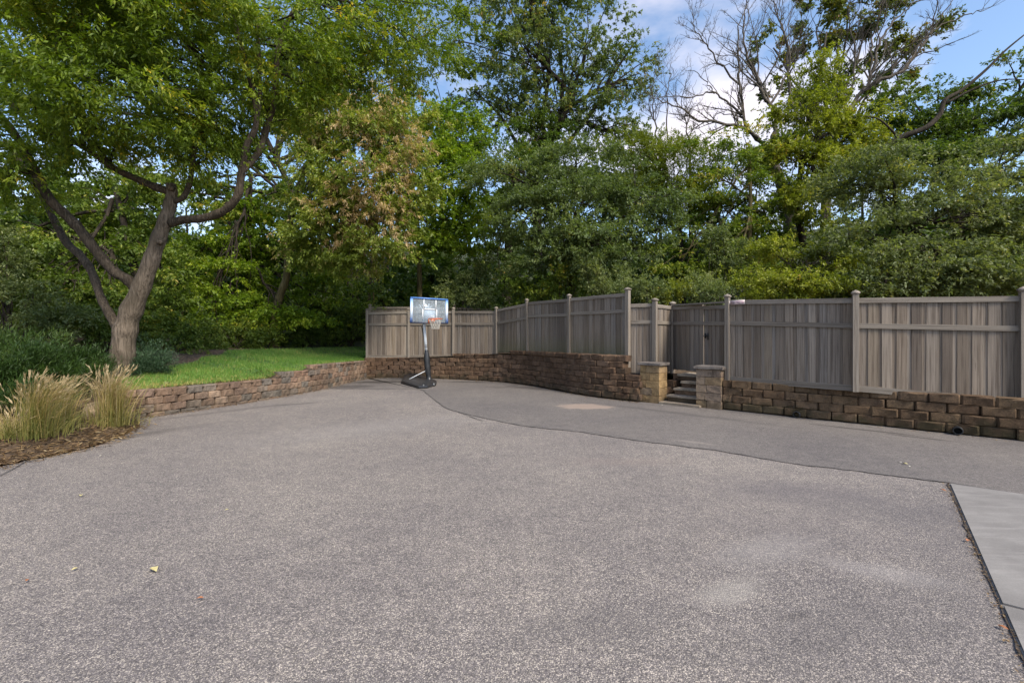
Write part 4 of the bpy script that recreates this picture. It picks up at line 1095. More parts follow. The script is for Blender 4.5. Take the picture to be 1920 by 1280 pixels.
def crown_arrays(blobs, n_leaves, Ls, Ws, droop=0.35, bough=(0.55, 0.22), bough_share=0.85, per=14, dens=1.0, shell=0.42, tint=(0.45, 0.2), bough_n=None, spray=0.22, updir=False):
    vol = np.array([(b[3] ** 2) for b in blobs]); vol = vol / vol.sum()
    Vs, Fs, Ts = [], [], []; nv = 0
    tips = []
    for bi, (cx, cy, cz, rx, ry, rz_) in enumerate([(b[0], b[1], b[2], b[3], b[4], b[5]) for b in blobs]):
        c = np.array((cx, cy, cz)); rad = np.array((rx, ry, rz_))
        nl = int(n_leaves * vol[bi]); ns = max(4, nl // per)
        nb_ = bough_n or max(6, int(ns / 38))
        # bough centres
        u = rng.normal(size=(nb_, 3)); u /= np.linalg.norm(u, axis=1)[:, None]
        r = rng.uniform(0.12, 1, nb_) ** shell
        lump = 1 + 0.22 * np.sin(u[:, 0] * 5 + bi) * np.cos(u[:, 2] * 4 + bi * 2.1)
        bc_ = c + u * rad * (r * lump)[:, None]
        bt_ = rng.normal(0, 0.13, nb_)
        brad = bough[0] * rng.uniform(0.5, 1.6, nb_)
        which = rng.integers(0, nb_, ns)
        g = rng.normal(size=(ns, 3)) * np.stack([brad[which], brad[which], np.full(ns, bough[1])], 1) * 0.55
        # boughs droop at their outer end
        od = bc_[which] - c; od[:, 2] *= .3; od /= np.linalg.norm(od, axis=1)[:, None] + 1e-6
        along = (g * od).sum(1)
        g[:, 2] -= np.abs(along) * droop * 0.6
        sp_ = bc_[which] + g
        free = rng.random(ns) > bough_share
        u = rng.normal(size=(ns, 3)); u /= np.linalg.norm(u, axis=1)[:, None]
        sp_[free] = (c + u * rad * (rng.random(ns) ** 0.5)[:, None])[free]
        sd2 = sp_ - c; sd2 /= np.linalg.norm(sd2, axis=1)[:, None] + 1e-6
        sd2 = sd2 * np.array((1, 1, .5)) + rng.normal(0, .5, (ns, 3)); sd2[:, 2] += (-droop if not updir else 0.7); sd2 /= np.linalg.norm(sd2, axis=1)[:, None]
        stint = bt_[which] + rng.normal(0, 0.08, ns)
        # leaves along each sprig
        k = np.repeat(np.arange(ns), per); m_ = len(k)
        tpos = rng.random(m_)
        base = sp_[k] + sd2[k] * (tpos * spray * rng.uniform(.7, 1.3, m_))[:, None] + rng.normal(0, spray * .12, (m_, 3))
        d = sd2[k] * 0.9 + rng.normal(0, 0.62, (m_, 3)); d[:, 2] -= droop * .5 if not updir else -0.3
        tn = np.clip(rng.normal(tint[0], tint[1] * .6, m_) + stint[k], 0, 1)
        V, F3, t3 = leaf_quads(base, d, Ls * rng.uniform(.5, 1.4, m_), Ws * rng.uniform(.6, 1.3, m_), tn)
        Vs.append(V); Fs.append(F3 + nv); Ts.append(t3); nv += len(V)
        tips.append((c, bc_))
    return np.vstack(Vs), np.vstack(Fs), np.concatenate(Ts), tips

def wiggle(a, b_, n=6, amp=0.08, sag=0.0):
    a, b_ = np.asarray(a, float), np.asarray(b_, float); L_ = np.linalg.norm(b_ - a)
    t = np.linspace(0, 1, n)[:, None]
    P = a + (b_ - a) * t
    off = np.cumsum(rng.normal(0, amp * L_ / n, (n, 3)), axis=0); off -= t * off[-1]
    P = P + off; P[:, 2] += np.sin(t[:, 0] * np.pi) * sag * L_
    return P

def px_blobs(bl, depth=0.75):
    out = []
    for b in bl:
        px, py, Y, rx, ry = b[:5]
        c = at(px, py, Y); wx, wz = rx / F * Y, ry / F * Y
        out.append((c[0], c[1], c[2], wx, (b[5] if len(b) > 5 else depth * (wx + wz) / 2), wz))
    return out

LEAFCOUNT = [0]
def tree(name, label, leaf, blobs, trunk, n, Ls, Ws, trunk_r=0.15, bark_m=None, droop=.35, bough=(.62, .16), shell=.42, tint=(.45, .2), per=14, share=.9, spray=.25, cat='tree', twigs=True, group=None, crown_name='crown', updir=False, limbs=(), branch_r=1.0, free_tr=None):
    """trunk: list of (px, py, Y) from the foot up; the foot is put on the land"""
    bl = px_blobs(blobs)
    foot = xy(trunk[0][0], trunk[0][2]); zf = H(*foot)
    e = empty(name, (foot[0], foot[1], zf)); tag(e, label, cat, group)
    o3 = np.array((foot[0], foot[1], zf))
    V, F3, T_, tips = crown_arrays(bl, n, Ls, Ws, droop, bough, share, per, shell=shell, tint=tint, spray=spray, updir=updir)
    LEAFCOUNT[0] += len(F3)
    link(crown_name, np_mesh(crown_name, V - o3, F3, attr=T_), LEAF[leaf], e)
    # trunk
    TP = [np.array((foot[0], foot[1], zf - .15))] + [at(*q) for q in trunk[1:]]
    if len(TP) >= 2:
        P = smooth_path(TP, 5); m_ = len(P)
        rad = trunk_r * np.interp(np.linspace(0, 1, m_), [0, .08, .5, 1], [1.35, 1.0, .8, .5])
        rad = rad * (1 + 0.05 * np.sin(np.arange(m_) * 2.1))
        mb = MB(); mb.tube(P - o3, rad, 10); mb.build('trunk', bark_m or M_BARKD, e, True)
        top = P[-1]
        if twigs:
            mb = MB()
            for (c, bcs) in tips:
                hub = P[int(m_ * random.uniform(.5, .95))]
                Lb = wiggle(hub, c, 7, .12, .04)
                mb.tube(Lb - o3, np.linspace(trunk_r * .42, trunk_r * .2, 7) * branch_r, 6, cap=False)
                for q in bcs[rng.permutation(len(bcs))[:14]]:
                    s0 = Lb[random.randint(2, 6)]
                    w_ = wiggle(s0, q, 6, .14, .05)
                    mb.tube(w_ - o3, np.linspace(trunk_r * .17, trunk_r * .035 + .004, 6) * branch_r, 5, cap=False)
            for lp, r0, r1 in limbs:
                p = smooth_path([at(*q) for q in lp], 5); mb.tube(p - o3, np.linspace(r0, r1, len(p)), 7)
            mb.build('branches', bark_m or M_BARKD, e, True)['kind'] = 'stuff'
    return e

def shrub(label, leaf, blobs, n, Ls, Ws, name='shrub', droop=.1, cat='shrub', bough=(.3, .2), shell=.45, tint=(.45, .2), spray=.15, updir=False, per=12, depth=.8, stems=True):
    bl = px_blobs(blobs, depth)
    c0 = np.mean([(b[0], b[1]) for b in bl], axis=0); zf = H(*c0); o3 = np.array((c0[0], c0[1], zf))
    e = empty(name, tuple(o3)); tag(e, label, cat)
    V, F3, T_, tips = crown_arrays(bl, n, Ls, Ws, droop, bough, .85, per, shell=shell, tint=tint, spray=spray, updir=updir)
    LEAFCOUNT[0] += len(F3)
    link('foliage', np_mesh('foliage', V - o3, F3, attr=T_), LEAF[leaf], e)
    if stems:
        mb = MB()
        for (c, bcs) in tips:
            for q in bcs[rng.permutation(len(bcs))[:9]]:
                f = np.array((c[0] + random.uniform(-.15, .15), c[1] + random.uniform(-.15, .15), min(H(c[0], c[1]), c[2]) - .05))
                mb.tube(wiggle(f, q, 5, .1, .03) - o3, np.linspace(.02, .006, 5), 5, cap=False)
        mb.build('stems', M_BARKD, e)['kind'] = 'stuff'
    return e

# ---- the big many-limbed tree on the left
Yt = 10.0
foot = xy(229, Yt); zf = H(*foot); o3 = np.array((foot[0], foot[1], zf))
bt_ = empty('shade_tree', tuple(o3)); tag(bt_, 'large forked grey barked tree rising behind the ornamental grasses, crown filling the upper left', 'tree')
def P_(l): return smooth_path([at(x, y, Y) for x, y, Y in l], 6)
px_r = lambda wpx, Y=Yt: wpx / 2 / F * Y
def limb(parent, pts, ws, name='limb', sides=12, mat=None):
    P = P_([p for p in pts]); nn_ = len(P)
    Ws_ = np.interp(np.linspace(0, 1, nn_), np.linspace(0, 1, len(ws)), ws)
    r = px_r(Ws_, Yt) * .82 * (1 + .06 * np.sin(np.arange(nn_) * 1.3) + rng.normal(0, .02, nn_))
    mb = MB(); mb.tube(P - o3, r, sides); return mb.build(name, mat or M_BARK, parent, True), P
tr_o, _ = limb(bt_, [(226, 735, Yt), (230, 700, Yt), (231, 650, Yt), (240, 600, Yt), (262, 545, Yt), (283, 490, Yt), (300, 440, Yt), (315, 400, Yt), (322, 365, Yt), (321, 345, Yt)], [62, 49, 46, 46, 37, 32, 30, 27, 23, 20], 'trunk', 18)
LIM = [
 ([(318, 418, 10), (345, 412, 10), (380, 409, 9.9), (420, 395, 9.8), (445, 368, 9.7), (452, 330, 9.7), (462, 275, 9.6), (480, 235, 9.5), (476, 180, 9.4), (458, 110, 9.2), (440, 40, 9), (425, -40, 8.8)], [24, 22, 21, 21, 20, 18, 16, 14, 12, 11, 10, 8]),
 ([(455, 322, 9.7), (485, 285, 9.9), (500, 240, 10), (515, 180, 10), (520, 110, 10), (535, 50, 10), (570, -10, 9.9), (600, -60, 9.8)], [14, 18, 17, 16, 15, 12, 10, 8]),
 ([(478, 235, 9.5), (487, 190, 9.5), (486, 110, 9.4), (480, 40, 9.3), (470, -40, 9.2)], [10, 10, 9, 8, 7]),
 ([(321, 360, 10), (295, 352, 9.9), (255, 335, 9.8), (222, 320, 9.6), (185, 295, 9.5), (150, 272, 9.4), (115, 258, 9.3), (60, 235, 9.1), (0, 170, 8.9)], [22, 21, 18, 16, 14, 13, 12, 10, 8]),
 ([(326, 380, 10), (345, 368, 9.9), (356, 340, 9.8), (363, 295, 9.7), (371, 245, 9.6), (380, 190, 9.4), (400, 120, 9.2)], [12, 14, 13, 12, 11, 9, 7]),
 ([(262, 555, 10), (240, 525, 9.9), (212, 508, 9.8), (180, 470, 9.7), (145, 425, 9.6), (120, 400, 9.5), (92, 372, 9.4), (65, 320, 9.3), (30, 255, 9.1), (-20, 190, 8.9)], [26, 26, 25, 24, 24, 23, 22, 20, 16, 12]),
 ([(222, 618, 10), (205, 588, 10.1), (190, 560, 10.2), (172, 510, 10.3), (150, 478, 10.4), (125, 455, 10.5), (100, 410, 10.6), (80, 370, 10.6), (45, 315, 10.6), (10, 265, 10.5)], [24, 22, 20, 20, 21, 20, 17, 15, 14, 12]),
 ([(120, 60, 9), (85, 30, 8.8), (50, -10, 8.6)], [9, 9, 8]),
]
LP = []
for pts, ws in LIM:
    _, p = limb(bt_, pts, [q * .84 for q in ws], mat=M_BARKL); LP.append(p)
# cut-branch scars
for px, py in ((298, 453), (318, 352), (449, 346)):
    c = at(px, py, Yt - .15) - o3; mb = MB(); mb.tube([c + (0, .06, 0), c + (0.01, -.035, 0.005)], [.07, .05], 12); mb.tube([c + (0.01, -.034, .005), c + (.01, -.04, .005)], [.045, .02], 12)
    mb.build('branch_scar', M_BARK, bt_, True)
near_blobs = [(60, 60, 8.6, 170, 130), (215, 150, 8.2, 130, 100), (330, 60, 9.0, 170, 110), (120, 230, 8.8, 130, 60), (330, 250, 9.4, 130, 75), (520, 90, 9.6, 130, 110), (440, 200, 9.9, 110, 70), (600, 60, 10.2, 110, 85), (-60, 230, 8.4, 110, 110), (560, 190, 10.2, 80, 70), (200, -20, 8.4, 260, 60), (30, 330, 9.4, 70, 45), (780, 60, 11.0, 110, 75), (700, 110, 10.8, 100, 80)]
V, F3, T_, tips = crown_arrays(px_blobs(near_blobs, .9), 112000, .105, .034, .45, (.5, .14), .86, 12, shell=.5, tint=(.42, .2), spray=.24)
link('crown', np_mesh('crown', V - o3, F3, attr=T_), LEAF['near'], bt_); LEAFCOUNT[0] += len(F3)
mb = MB(); allp = np.vstack(LP)
for c, bcs in tips:
    for q in bcs[rng.permutation(len(bcs))[:16]]:
        d = np.linalg.norm(allp - q, axis=1); s0 = allp[int(np.argsort(d)[random.randint(0, 6)])]
        mb.tube(wiggle(s0, q, 7, .14, .04) - o3, np.linspace(.026, .006, 7), 5, cap=False)
tw = mb.build('twigs', M_BARKD, bt_); tw['kind'] = 'stuff'

# ---- woodland trees, front rows first
rt = tree('maple_tree', 'leaning slender trunk at the lawn edge carrying yellow green and rusty seed laden foliage', 'rust',
     [(640, 230, 17, 110, 90), (690, 330, 16.5, 105, 80), (600, 330, 17.5, 80, 80), (720, 420, 16, 70, 60), (620, 430, 16.5, 85, 65), (740, 250, 17.5, 80, 80), (590, 470, 17, 40, 40), (685, 480, 16, 50, 35), (770, 340, 16.6, 50, 50)],
     [(512, 662, 18.2), (513, 620, 18.2), (523, 560, 18.2), (538, 515, 18.2), (540, 440, 18), (560, 350, 18), (600, 260, 17.5)], 78000, .13, .06, .17, M_BARKY, droop=.55, bough=(.55, .2), tint=(.40, .27))
V, F3, T_, _ = crown_arrays(px_blobs([(690, 190, 16.6, 80, 70), (740, 270, 16.4, 70, 70), (700, 340, 15.8, 85, 70), (740, 430, 15.5, 45, 50), (650, 400, 15.9, 70, 50), (600, 220, 17, 50, 50)]), 15000, .13, .04, .7, (.35, .3), .97, 16, shell=.6, tint=(.5, .3), spray=.2, bough_n=34)
link('seed_clusters', np_mesh('seed_clusters', V - np.array(rt.location), F3, attr=T_), LEAF['seed'], rt)
tree('maple_tree', 'bright green low branching maple spreading over the left half of the lawn edge', 'maple',
     [(500, 440, 20.8, 90, 55), (430, 540, 18.6, 80, 55), (525, 590, 17.8, 62, 17), (600, 560, 20.8, 60, 60), (380, 470, 19.5, 80, 50), (395, 600, 17.8, 65, 35), (560, 520, 21, 60, 40), (470, 500, 20.8, 70, 50)],
     [(465, 655, 21), (465, 560, 21), (467, 430, 20.5), (470, 330, 20)], 52000, .12, .075, .16, M_BARKD, droop=.3, bough=(.75, .16), tint=(.5, .2))
tree('maple_tree', 'dark green crown behind the limbs of the big left tree, dotted with orange leaves', 'green',
     [(90, 430, 15.5, 130, 90), (220, 380, 16.5, 110, 90), (300, 500, 15.5, 90, 80), (100, 560, 14, 110, 60), (200, 580, 14, 80, 50), (-60, 480, 15, 110, 110)],
     [(268, 650, 15.5), (262, 560, 15.5), (240, 450, 15.7), (215, 350, 16)], 62000, .12, .065, .15, M_BARKD, droop=.45, tint=(.46, .24))
tree('ash_tree', 'tall deep green tree filling the gap between the big left tree and the rusty one', 'green',
     [(430, 330, 21, 110, 90), (330, 230, 22, 130, 110), (460, 190, 22, 120, 90), (560, 150, 22, 120, 110), (120, 200, 21, 180, 140), (370, 60, 23, 260, 100), (690, 160, 22.5, 110, 90), (800, 130, 24, 90, 80), (790, 230, 24, 80, 60), (850, 40, 25, 90, 90), (400, 370, 20, 120, 60), (250, 340, 20, 110, 60), (520, 360, 20, 60, 60), (100, 60, 21, 200, 100), (560, 40, 22, 130, 80)],
     [(700, 650, 24), (640, 500, 24), (560, 380, 23), (500, 260, 22)], 105000, .17, .095, .2, M_BARKD, tint=(.5, .2))
tree('slender_tree', 'slim olive barked tree right behind the backboard with a light green crown', 'maple',
     [(830, 330, 20, 75, 70), (800, 420, 19.5, 75, 55), (870, 420, 20, 60, 50), (780, 270, 21, 70, 55), (850, 250, 21.5, 70, 50)],
     [(787, 640, 20.5), (787, 560, 20.5), (785, 470, 20.5), (775, 400, 20.5), (765, 350, 20.5)], 38000, .13, .08, .13, M_BARKY, droop=.3, bough=(.6, .18), tint=(.42, .2))
tree('elm_tree', 'tall airy elm above the basketball hoop with sky showing through its crown', 'elm',
     [(985, 90, 27, 120, 95), (1100, 90, 27, 105, 75), (1170, 150, 27, 75, 85), (1060, 200, 27, 100, 60), (930, 200, 27.5, 80, 75), (1150, 250, 27, 70, 45), (1000, -20, 27, 150, 60)],
     [(1010, 600, 27.5), (1008, 450, 27.5), (1010, 330, 27.5), (1045, 240, 27.3), (1080, 170, 27)], 80000, .16, .08, .3, M_BARKD, droop=.45, bough=(.75, .3), shell=.5, share=.68, tint=(.48, .24), branch_r=1.1,
     limbs=[([(1012, 330, 27.5), (970, 270, 27.3), (940, 220, 27.2), (890, 170, 27)], .14, .05), ([(1015, 330, 27.5), (1110, 210, 27.3), (1150, 140, 27.2), (1190, 80, 27)], .15, .04), ([(1020, 300, 27.4), (1055, 180, 27.3), (1040, 60, 27.2), (1000, 10, 27)], .12, .03)])
tree('elm_tree', 'arching elm over the middle fence with long pale green sprays reaching right', 'elm',
     [(1090, 380, 17, 110, 70), (1190, 370, 16.6, 85, 65), (1000, 400, 17.5, 85, 60), (1150, 460, 16.4, 110, 50), (1030, 480, 17, 85, 45), (1240, 430, 16.2, 45, 50), (960, 330, 18.5, 70, 60), (1080, 310, 18, 80, 45)],
     [(1085, 640, 18.5), (1078, 560, 18.3), (1060, 480, 18), (1080, 400, 17.5)], 66000, .115, .06, .15, M_BARKD, droop=.2, bough=(.6, .15), tint=(.42, .18), spray=.32,
     limbs=[([(1075, 520, 18), (1120, 450, 17.2), (1190, 390, 16.6), (1270, 350, 16.2)], .07, .012), ([(1070, 500, 18), (1020, 430, 17.6), (960, 380, 17.4)], .06, .015)])
tree('green_tree', 'dense mid green tree filling the space between the elm crown and the shrubs', 'dark',
     [(960, 320, 24, 110, 80), (1060, 330, 24, 110, 70), (900, 430, 23, 90, 70), (1180, 340, 24, 90, 60), (860, 300, 25, 80, 80), (1000, 250, 26, 80, 45)],
     [(955, 620, 24), (950, 500, 24), (955, 380, 24)], 52000, .16, .085, .2, M_BARKD, tint=(.5, .22))
tree('willow_tree', 'rounded olive green willow below the two bare snags', 'yellow',
     [(1200, 300, 22, 75, 50), (1280, 330, 21, 80, 60), (1240, 300, 22, 80, 50), (1180, 360, 21.5, 55, 45), (1300, 400, 21, 50, 45)],
     [(1280, 600, 21.5), (1279, 500, 21.5), (1270, 400, 21.5), (1255, 340, 21.5)], 38000, .15, .038, .16, M_BARKD, droop=.15, tint=(.26, .14), bough=(.6, .3), updir=False)
tree('maple_tree', 'broad mid green tree right of the willow behind the gate', 'green',
     [(1350, 330, 20, 85, 60), (1400, 280, 21, 80, 50), (1350, 420, 20, 75, 55), (1430, 400, 20, 80, 70), (1290, 470, 20, 70, 50), (1380, 500, 19, 80, 40), (1330, 430, 22, 90, 60), (1460, 440, 22, 90, 60)],
     [(1405, 600, 19.5), (1404, 480, 19.5), (1407, 380, 19.5), (1405, 300, 19.5)], 60000, .13, .07, .12, M_BARKY, tint=(.58, .2), droop=.3)
tree('box_elder_tree', 'glowing yellow green box elder in front of the bare tree', 'yellow',
     [(1540, 240, 20, 85, 55), (1490, 310, 19.5, 75, 45), (1580, 290, 19.5, 60, 60), (1540, 370, 19, 70, 50), (1500, 200, 20.5, 55, 40), (1600, 230, 20, 45, 45), (1530, 150, 21, 50, 40)],
     [(1520, 600, 20.5), (1510, 480, 20.5), (1495, 400, 20.5), (1500, 330, 20.3), (1520, 260, 20)], 44000, .13, .065, .17, M_BARKD, droop=.3, tint=(.48, .2), bough=(.6, .17))
tree('box_elder_tree', 'small yellow green sapling just above the long fence, below the larger box elder', 'yellow',
     [(1470, 535, 13, 60, 28), (1530, 520, 13, 55, 30), (1470, 470, 15, 60, 35), (1560, 480, 14, 45, 32), (1410, 530, 14, 45, 25)],
     [(1500, 640, 14), (1500, 560, 14), (1505, 490, 14)], 20000, .09, .045, .06, M_BARKD, droop=.25, tint=(.36, .2), bough=(.4, .1))
tree('oak_tree', 'tall thinly leaved brownish green oak behind the bare limbs at upper right', 'oak',
     [(1450, 90, 28, 60, 55), (1530, 60, 28, 80, 70), (1620, 60, 28, 70, 55), (1700, 90, 28, 70, 50), (1560, 150, 28, 90, 55), (1490, 180, 27, 60, 50), (1740, 60, 28.5, 45, 45), (1650, 180, 27, 60, 40), (1590, 10, 28, 130, 45)],
     [(1548, 600, 27.5), (1548, 450, 27.5), (1555, 340, 27.5), (1565, 260, 27.5)], 30000, .17, .1, .24, M_BARKX, droop=.2, bough=(.42, .28), shell=.6, share=.97, tint=(.45, .26), branch_r=.9,
     limbs=[([(1548, 330, 27.5), (1530, 230, 27.3), (1540, 130, 27.2), (1550, 60, 27.1)], .2, .04)])
tree('grey_green_tree', 'large grey green tree leaning over the right end of the long fence', 'grey',
     [(1680, 360, 14.5, 110, 70), (1790, 380, 14, 110, 90), (1640, 450, 13.6, 95, 60), (1880, 420, 13.5, 100, 90), (1750, 490, 13, 120, 55), (1850, 530, 12.5, 100, 40), (1620, 330, 15, 60, 45), (1900, 310, 14.5, 80, 60), (1990, 440, 13.5, 90, 90), (1660, 530, 13, 60, 28)],
     [(1698, 640, 15), (1697, 560, 15), (1690, 470, 15), (1700, 400, 14.8)], 82000, .1, .054, .16, M_BARKD, droop=.25, bough=(.5, .17), tint=(.45, .22))
tree('walnut_tree', 'darker green tree behind the grey green one at the far right top', 'dark',
     [(1720, 210, 21, 90, 60), (1800, 240, 20, 100, 60), (1890, 210, 19.5, 80, 65), (1680, 260, 21, 70, 50), (1930, 140, 20, 60, 60), (1990, 200, 20, 90, 90), (1750, 300, 19, 130, 50)],
     [(1800, 600, 21), (1800, 450, 21), (1780, 330, 21), (1790, 260, 21)], 50000, .15, .07, .22, M_BARKD, droop=.35, tint=(.46, .2),
     limbs=[([(1640, 285, 18.6), (1690, 258, 18.3), (1735, 240, 18), (1762, 215, 18), (1772, 188, 18), (1805, 168, 18), (1850, 130, 18), (1885, 95, 18), (1925, 62, 18)], .13, .025), ([(1772, 195, 18), (1830, 165, 17.9), (1880, 150, 17.8), (1930, 150, 17.8)], .05, .012), ([(1685, 258, 18.3), (1650, 225, 18), (1620, 218, 18)], .05, .012)])
tree('sapling', 'thin young tree left of the fence end in the dark gap of the wood', 'green',
     [(700, 560, 19.6, 35, 14), (715, 600, 19.4, 30, 12), (690, 530, 19.8, 30, 14)],
     [(702, 650, 20), (701, 590, 20), (700, 500, 20)], 2600, .1, .05, .045, M_BARKY, tint=(.45, .2), bough=(.4, .08), twigs=False)

# ---- bare dead tree and two snags
def bare(name, label, trunk, tr, mains, seed, base_w):
    global rng
    foot = xy(trunk[0][0], trunk[0][2]); zf = H(*foot); o3 = np.array((foot[0], foot[1], zf))
    e = empty(name, tuple(o3)); tag(e, label, 'tree')
    TP = [np.array((foot[0], foot[1], zf - .1))] + [at(*q) for q in trunk[1:]]
    P = smooth_path(TP, 5); mb = MB(); mb.tube(P - o3, np.linspace(tr, tr * .6, len(P)), 10); mb.build('trunk', M_BARKX, e, True)
    def sub(mb, P, r, depth):
        n_ = len(P); L_ = np.linalg.norm(np.diff(P, axis=0), axis=1).sum()
        k = {2: 15, 1: 8, 0: 4}[depth]
        for _ in range(k):
            i = random.randint(int(n_ * .25), n_ - 2); d = P[i + 1] - P[i]; d /= np.linalg.norm(d) + 1e-6
            q = rng.normal(0, 1, 3) * np.array((1, .7, 1)); q -= d * q.dot(d); q /= np.linalg.norm(q)
            dr = d * random.uniform(.6, 1.1) + q * random.uniform(.5, .9) + np.array((0, 0, .35)); dr /= np.linalg.norm(dr)
            l2 = L_ * random.uniform(.14, .4) * (1 if depth == 2 else 1.0)
            m_ = 7 if depth else 5; pts = [P[i]]
            for j in range(m_ - 1):
                dr = dr + rng.normal(0, .2, 3) + np.array((0, 0, .06)); dr /= np.linalg.norm(dr); pts.append(pts[-1] + dr * l2 / (m_ - 1))
            pts = np.array(pts); rr = r[i] * .55
            rad = np.linspace(rr, max(rr * .2, .005), m_)
            mb.tube(pts - o3, rad, 5 if depth else 3, cap=False)
            if depth > 0: sub(mb, pts, rad, depth - 1)
    for pts, w0, w1, dep in mains:
        P = smooth_path([at(*q) for q in pts], 5); P[1:-1] += rng.normal(0, .04, (len(P) - 2, 3))
        rad = np.linspace(w0 * .66, w1 * .55, len(P)); mb = MB(); mb.tube(P - o3, rad, 8, cap=False); sub(mb, P, rad, dep); mb.build('branch', M_BARKX, e, True)
    return e
D = 24
bare('dead_tree', 'large leafless tree with twisting bare limbs against the sky, right of the airy elm', [(1478, 600, D), (1480, 480, D), (1478, 390, D), (1455, 320, D), (1436, 278, D)], .36, [
    ([(1452, 300, D), (1450, 255, D), (1455, 215, D), (1440, 190, D), (1425, 160, D), (1412, 130, D), (1400, 100, D), (1392, 60, D), (1398, 20, D), (1405, -30, D)], .2, .03, 2),
    ([(1436, 278, D), (1405, 246, D - .3), (1370, 232, D - .5), (1312, 226, D - .8), (1285, 208, D - 1), (1250, 193, D - 1.2), (1222, 182, D - 1.4)], .15, .025, 2),
    ([(1425, 265, D), (1400, 240, D - .2), (1392, 195, D - .3), (1386, 150, D - .4), (1384, 100, D - .5), (1386, 50, D - .6), (1400, 10, D - .6)], .13, .03, 2),
    ([(1392, 215, D), (1362, 192, D), (1340, 175, D - .2), (1300, 181, D - .4), (1255, 181, D - .6), (1220, 188, D - .8)], .09, .02, 1),
    ([(1388, 160, D), (1348, 117, D), (1320, 78, D), (1302, 50, D), (1298, 18, D)], .08, .015, 2),
    ([(1425, 165, D), (1385, 130, D), (1340, 120, D), (1312, 132, D)], .06, .015, 1),
    ([(1445, 195, D), (1480, 130, D), (1475, 70, D), (1455, 30, D), (1448, -30, D)], .1, .025, 2),
    ([(1340, 176, D), (1325, 155, D), (1300, 133, D), (1280, 130, D)], .05, .012, 1)], 3, .3)
bare('dead_tree', 'tall dead tree with long bare limbs sweeping up to the right, beside the oak', [(1548, 600, 25.5), (1545, 450, 25.5), (1550, 340, 25.5), (1560, 290, 25.5)], .26, [
    ([(1556, 300, 25.5), (1575, 235, 25.3), (1612, 178, 25.2), (1632, 152, 25.1), (1642, 95, 25), (1668, 48, 25), (1705, 15, 25), (1750, -20, 25)], .2, .03, 2),
    ([(1612, 178, 25.2), (1650, 150, 25), (1690, 135, 24.9), (1722, 95, 24.8), (1745, 60, 24.7), (1770, 25, 24.6), (1800, -15, 24.5)], .17, .025, 2),
    ([(1632, 152, 25.1), (1632, 110, 25), (1640, 60, 25), (1652, 20, 25), (1650, -20, 25)], .1, .025, 1),
    ([(1552, 300, 25.5), (1500, 230, 25.3), (1478, 160, 25.2), (1475, 80, 25.1), (1458, 30, 25), (1450, -20, 25)], .15, .025, 2),
    ([(1722, 95, 24.8), (1760, 50, 24.8), (1810, 30, 24.8), (1845, 20, 24.7), (1885, -5, 24.7)], .07, .015, 1),
    ([(1690, 135, 24.9), (1740, 60, 24.8), (1755, 20, 24.8), (1755, -20, 24.8)], .08, .02, 1),
    ([(1575, 235, 25.3), (1600, 150, 25.2), (1602, 90, 25.2), (1590, 30, 25.2), (1600, -20, 25.2)], .1, .02, 2)], 8, .2)
bare('dead_tree', 'thin bare snag rising from the willow, left of the two', [(1240, 600, 24), (1238, 400, 24), (1236, 270, 24)], .09, [([(1236, 275, 24), (1228, 230, 24), (1222, 190, 24), (1228, 130, 24), (1236, 95, 24)], .07, .01, 2), ([(1252, 262, 23.5), (1250, 200, 23.5), (1256, 140, 23.5), (1262, 105, 23.5)], .06, .01, 1)], 4, .1)
bare('dead_tree', 'thin forked bare snag rising from the willow, right of the two', [(1294, 600, 24), (1294, 400, 24), (1294, 268, 24)], .09, [([(1294, 270, 24), (1288, 240, 24), (1284, 218, 24), (1296, 190, 24), (1306, 150, 24)], .07, .01, 2), ([(1294, 255, 24), (1302, 230, 24), (1312, 205, 24)], .04, .01, 1)], 5, .1)

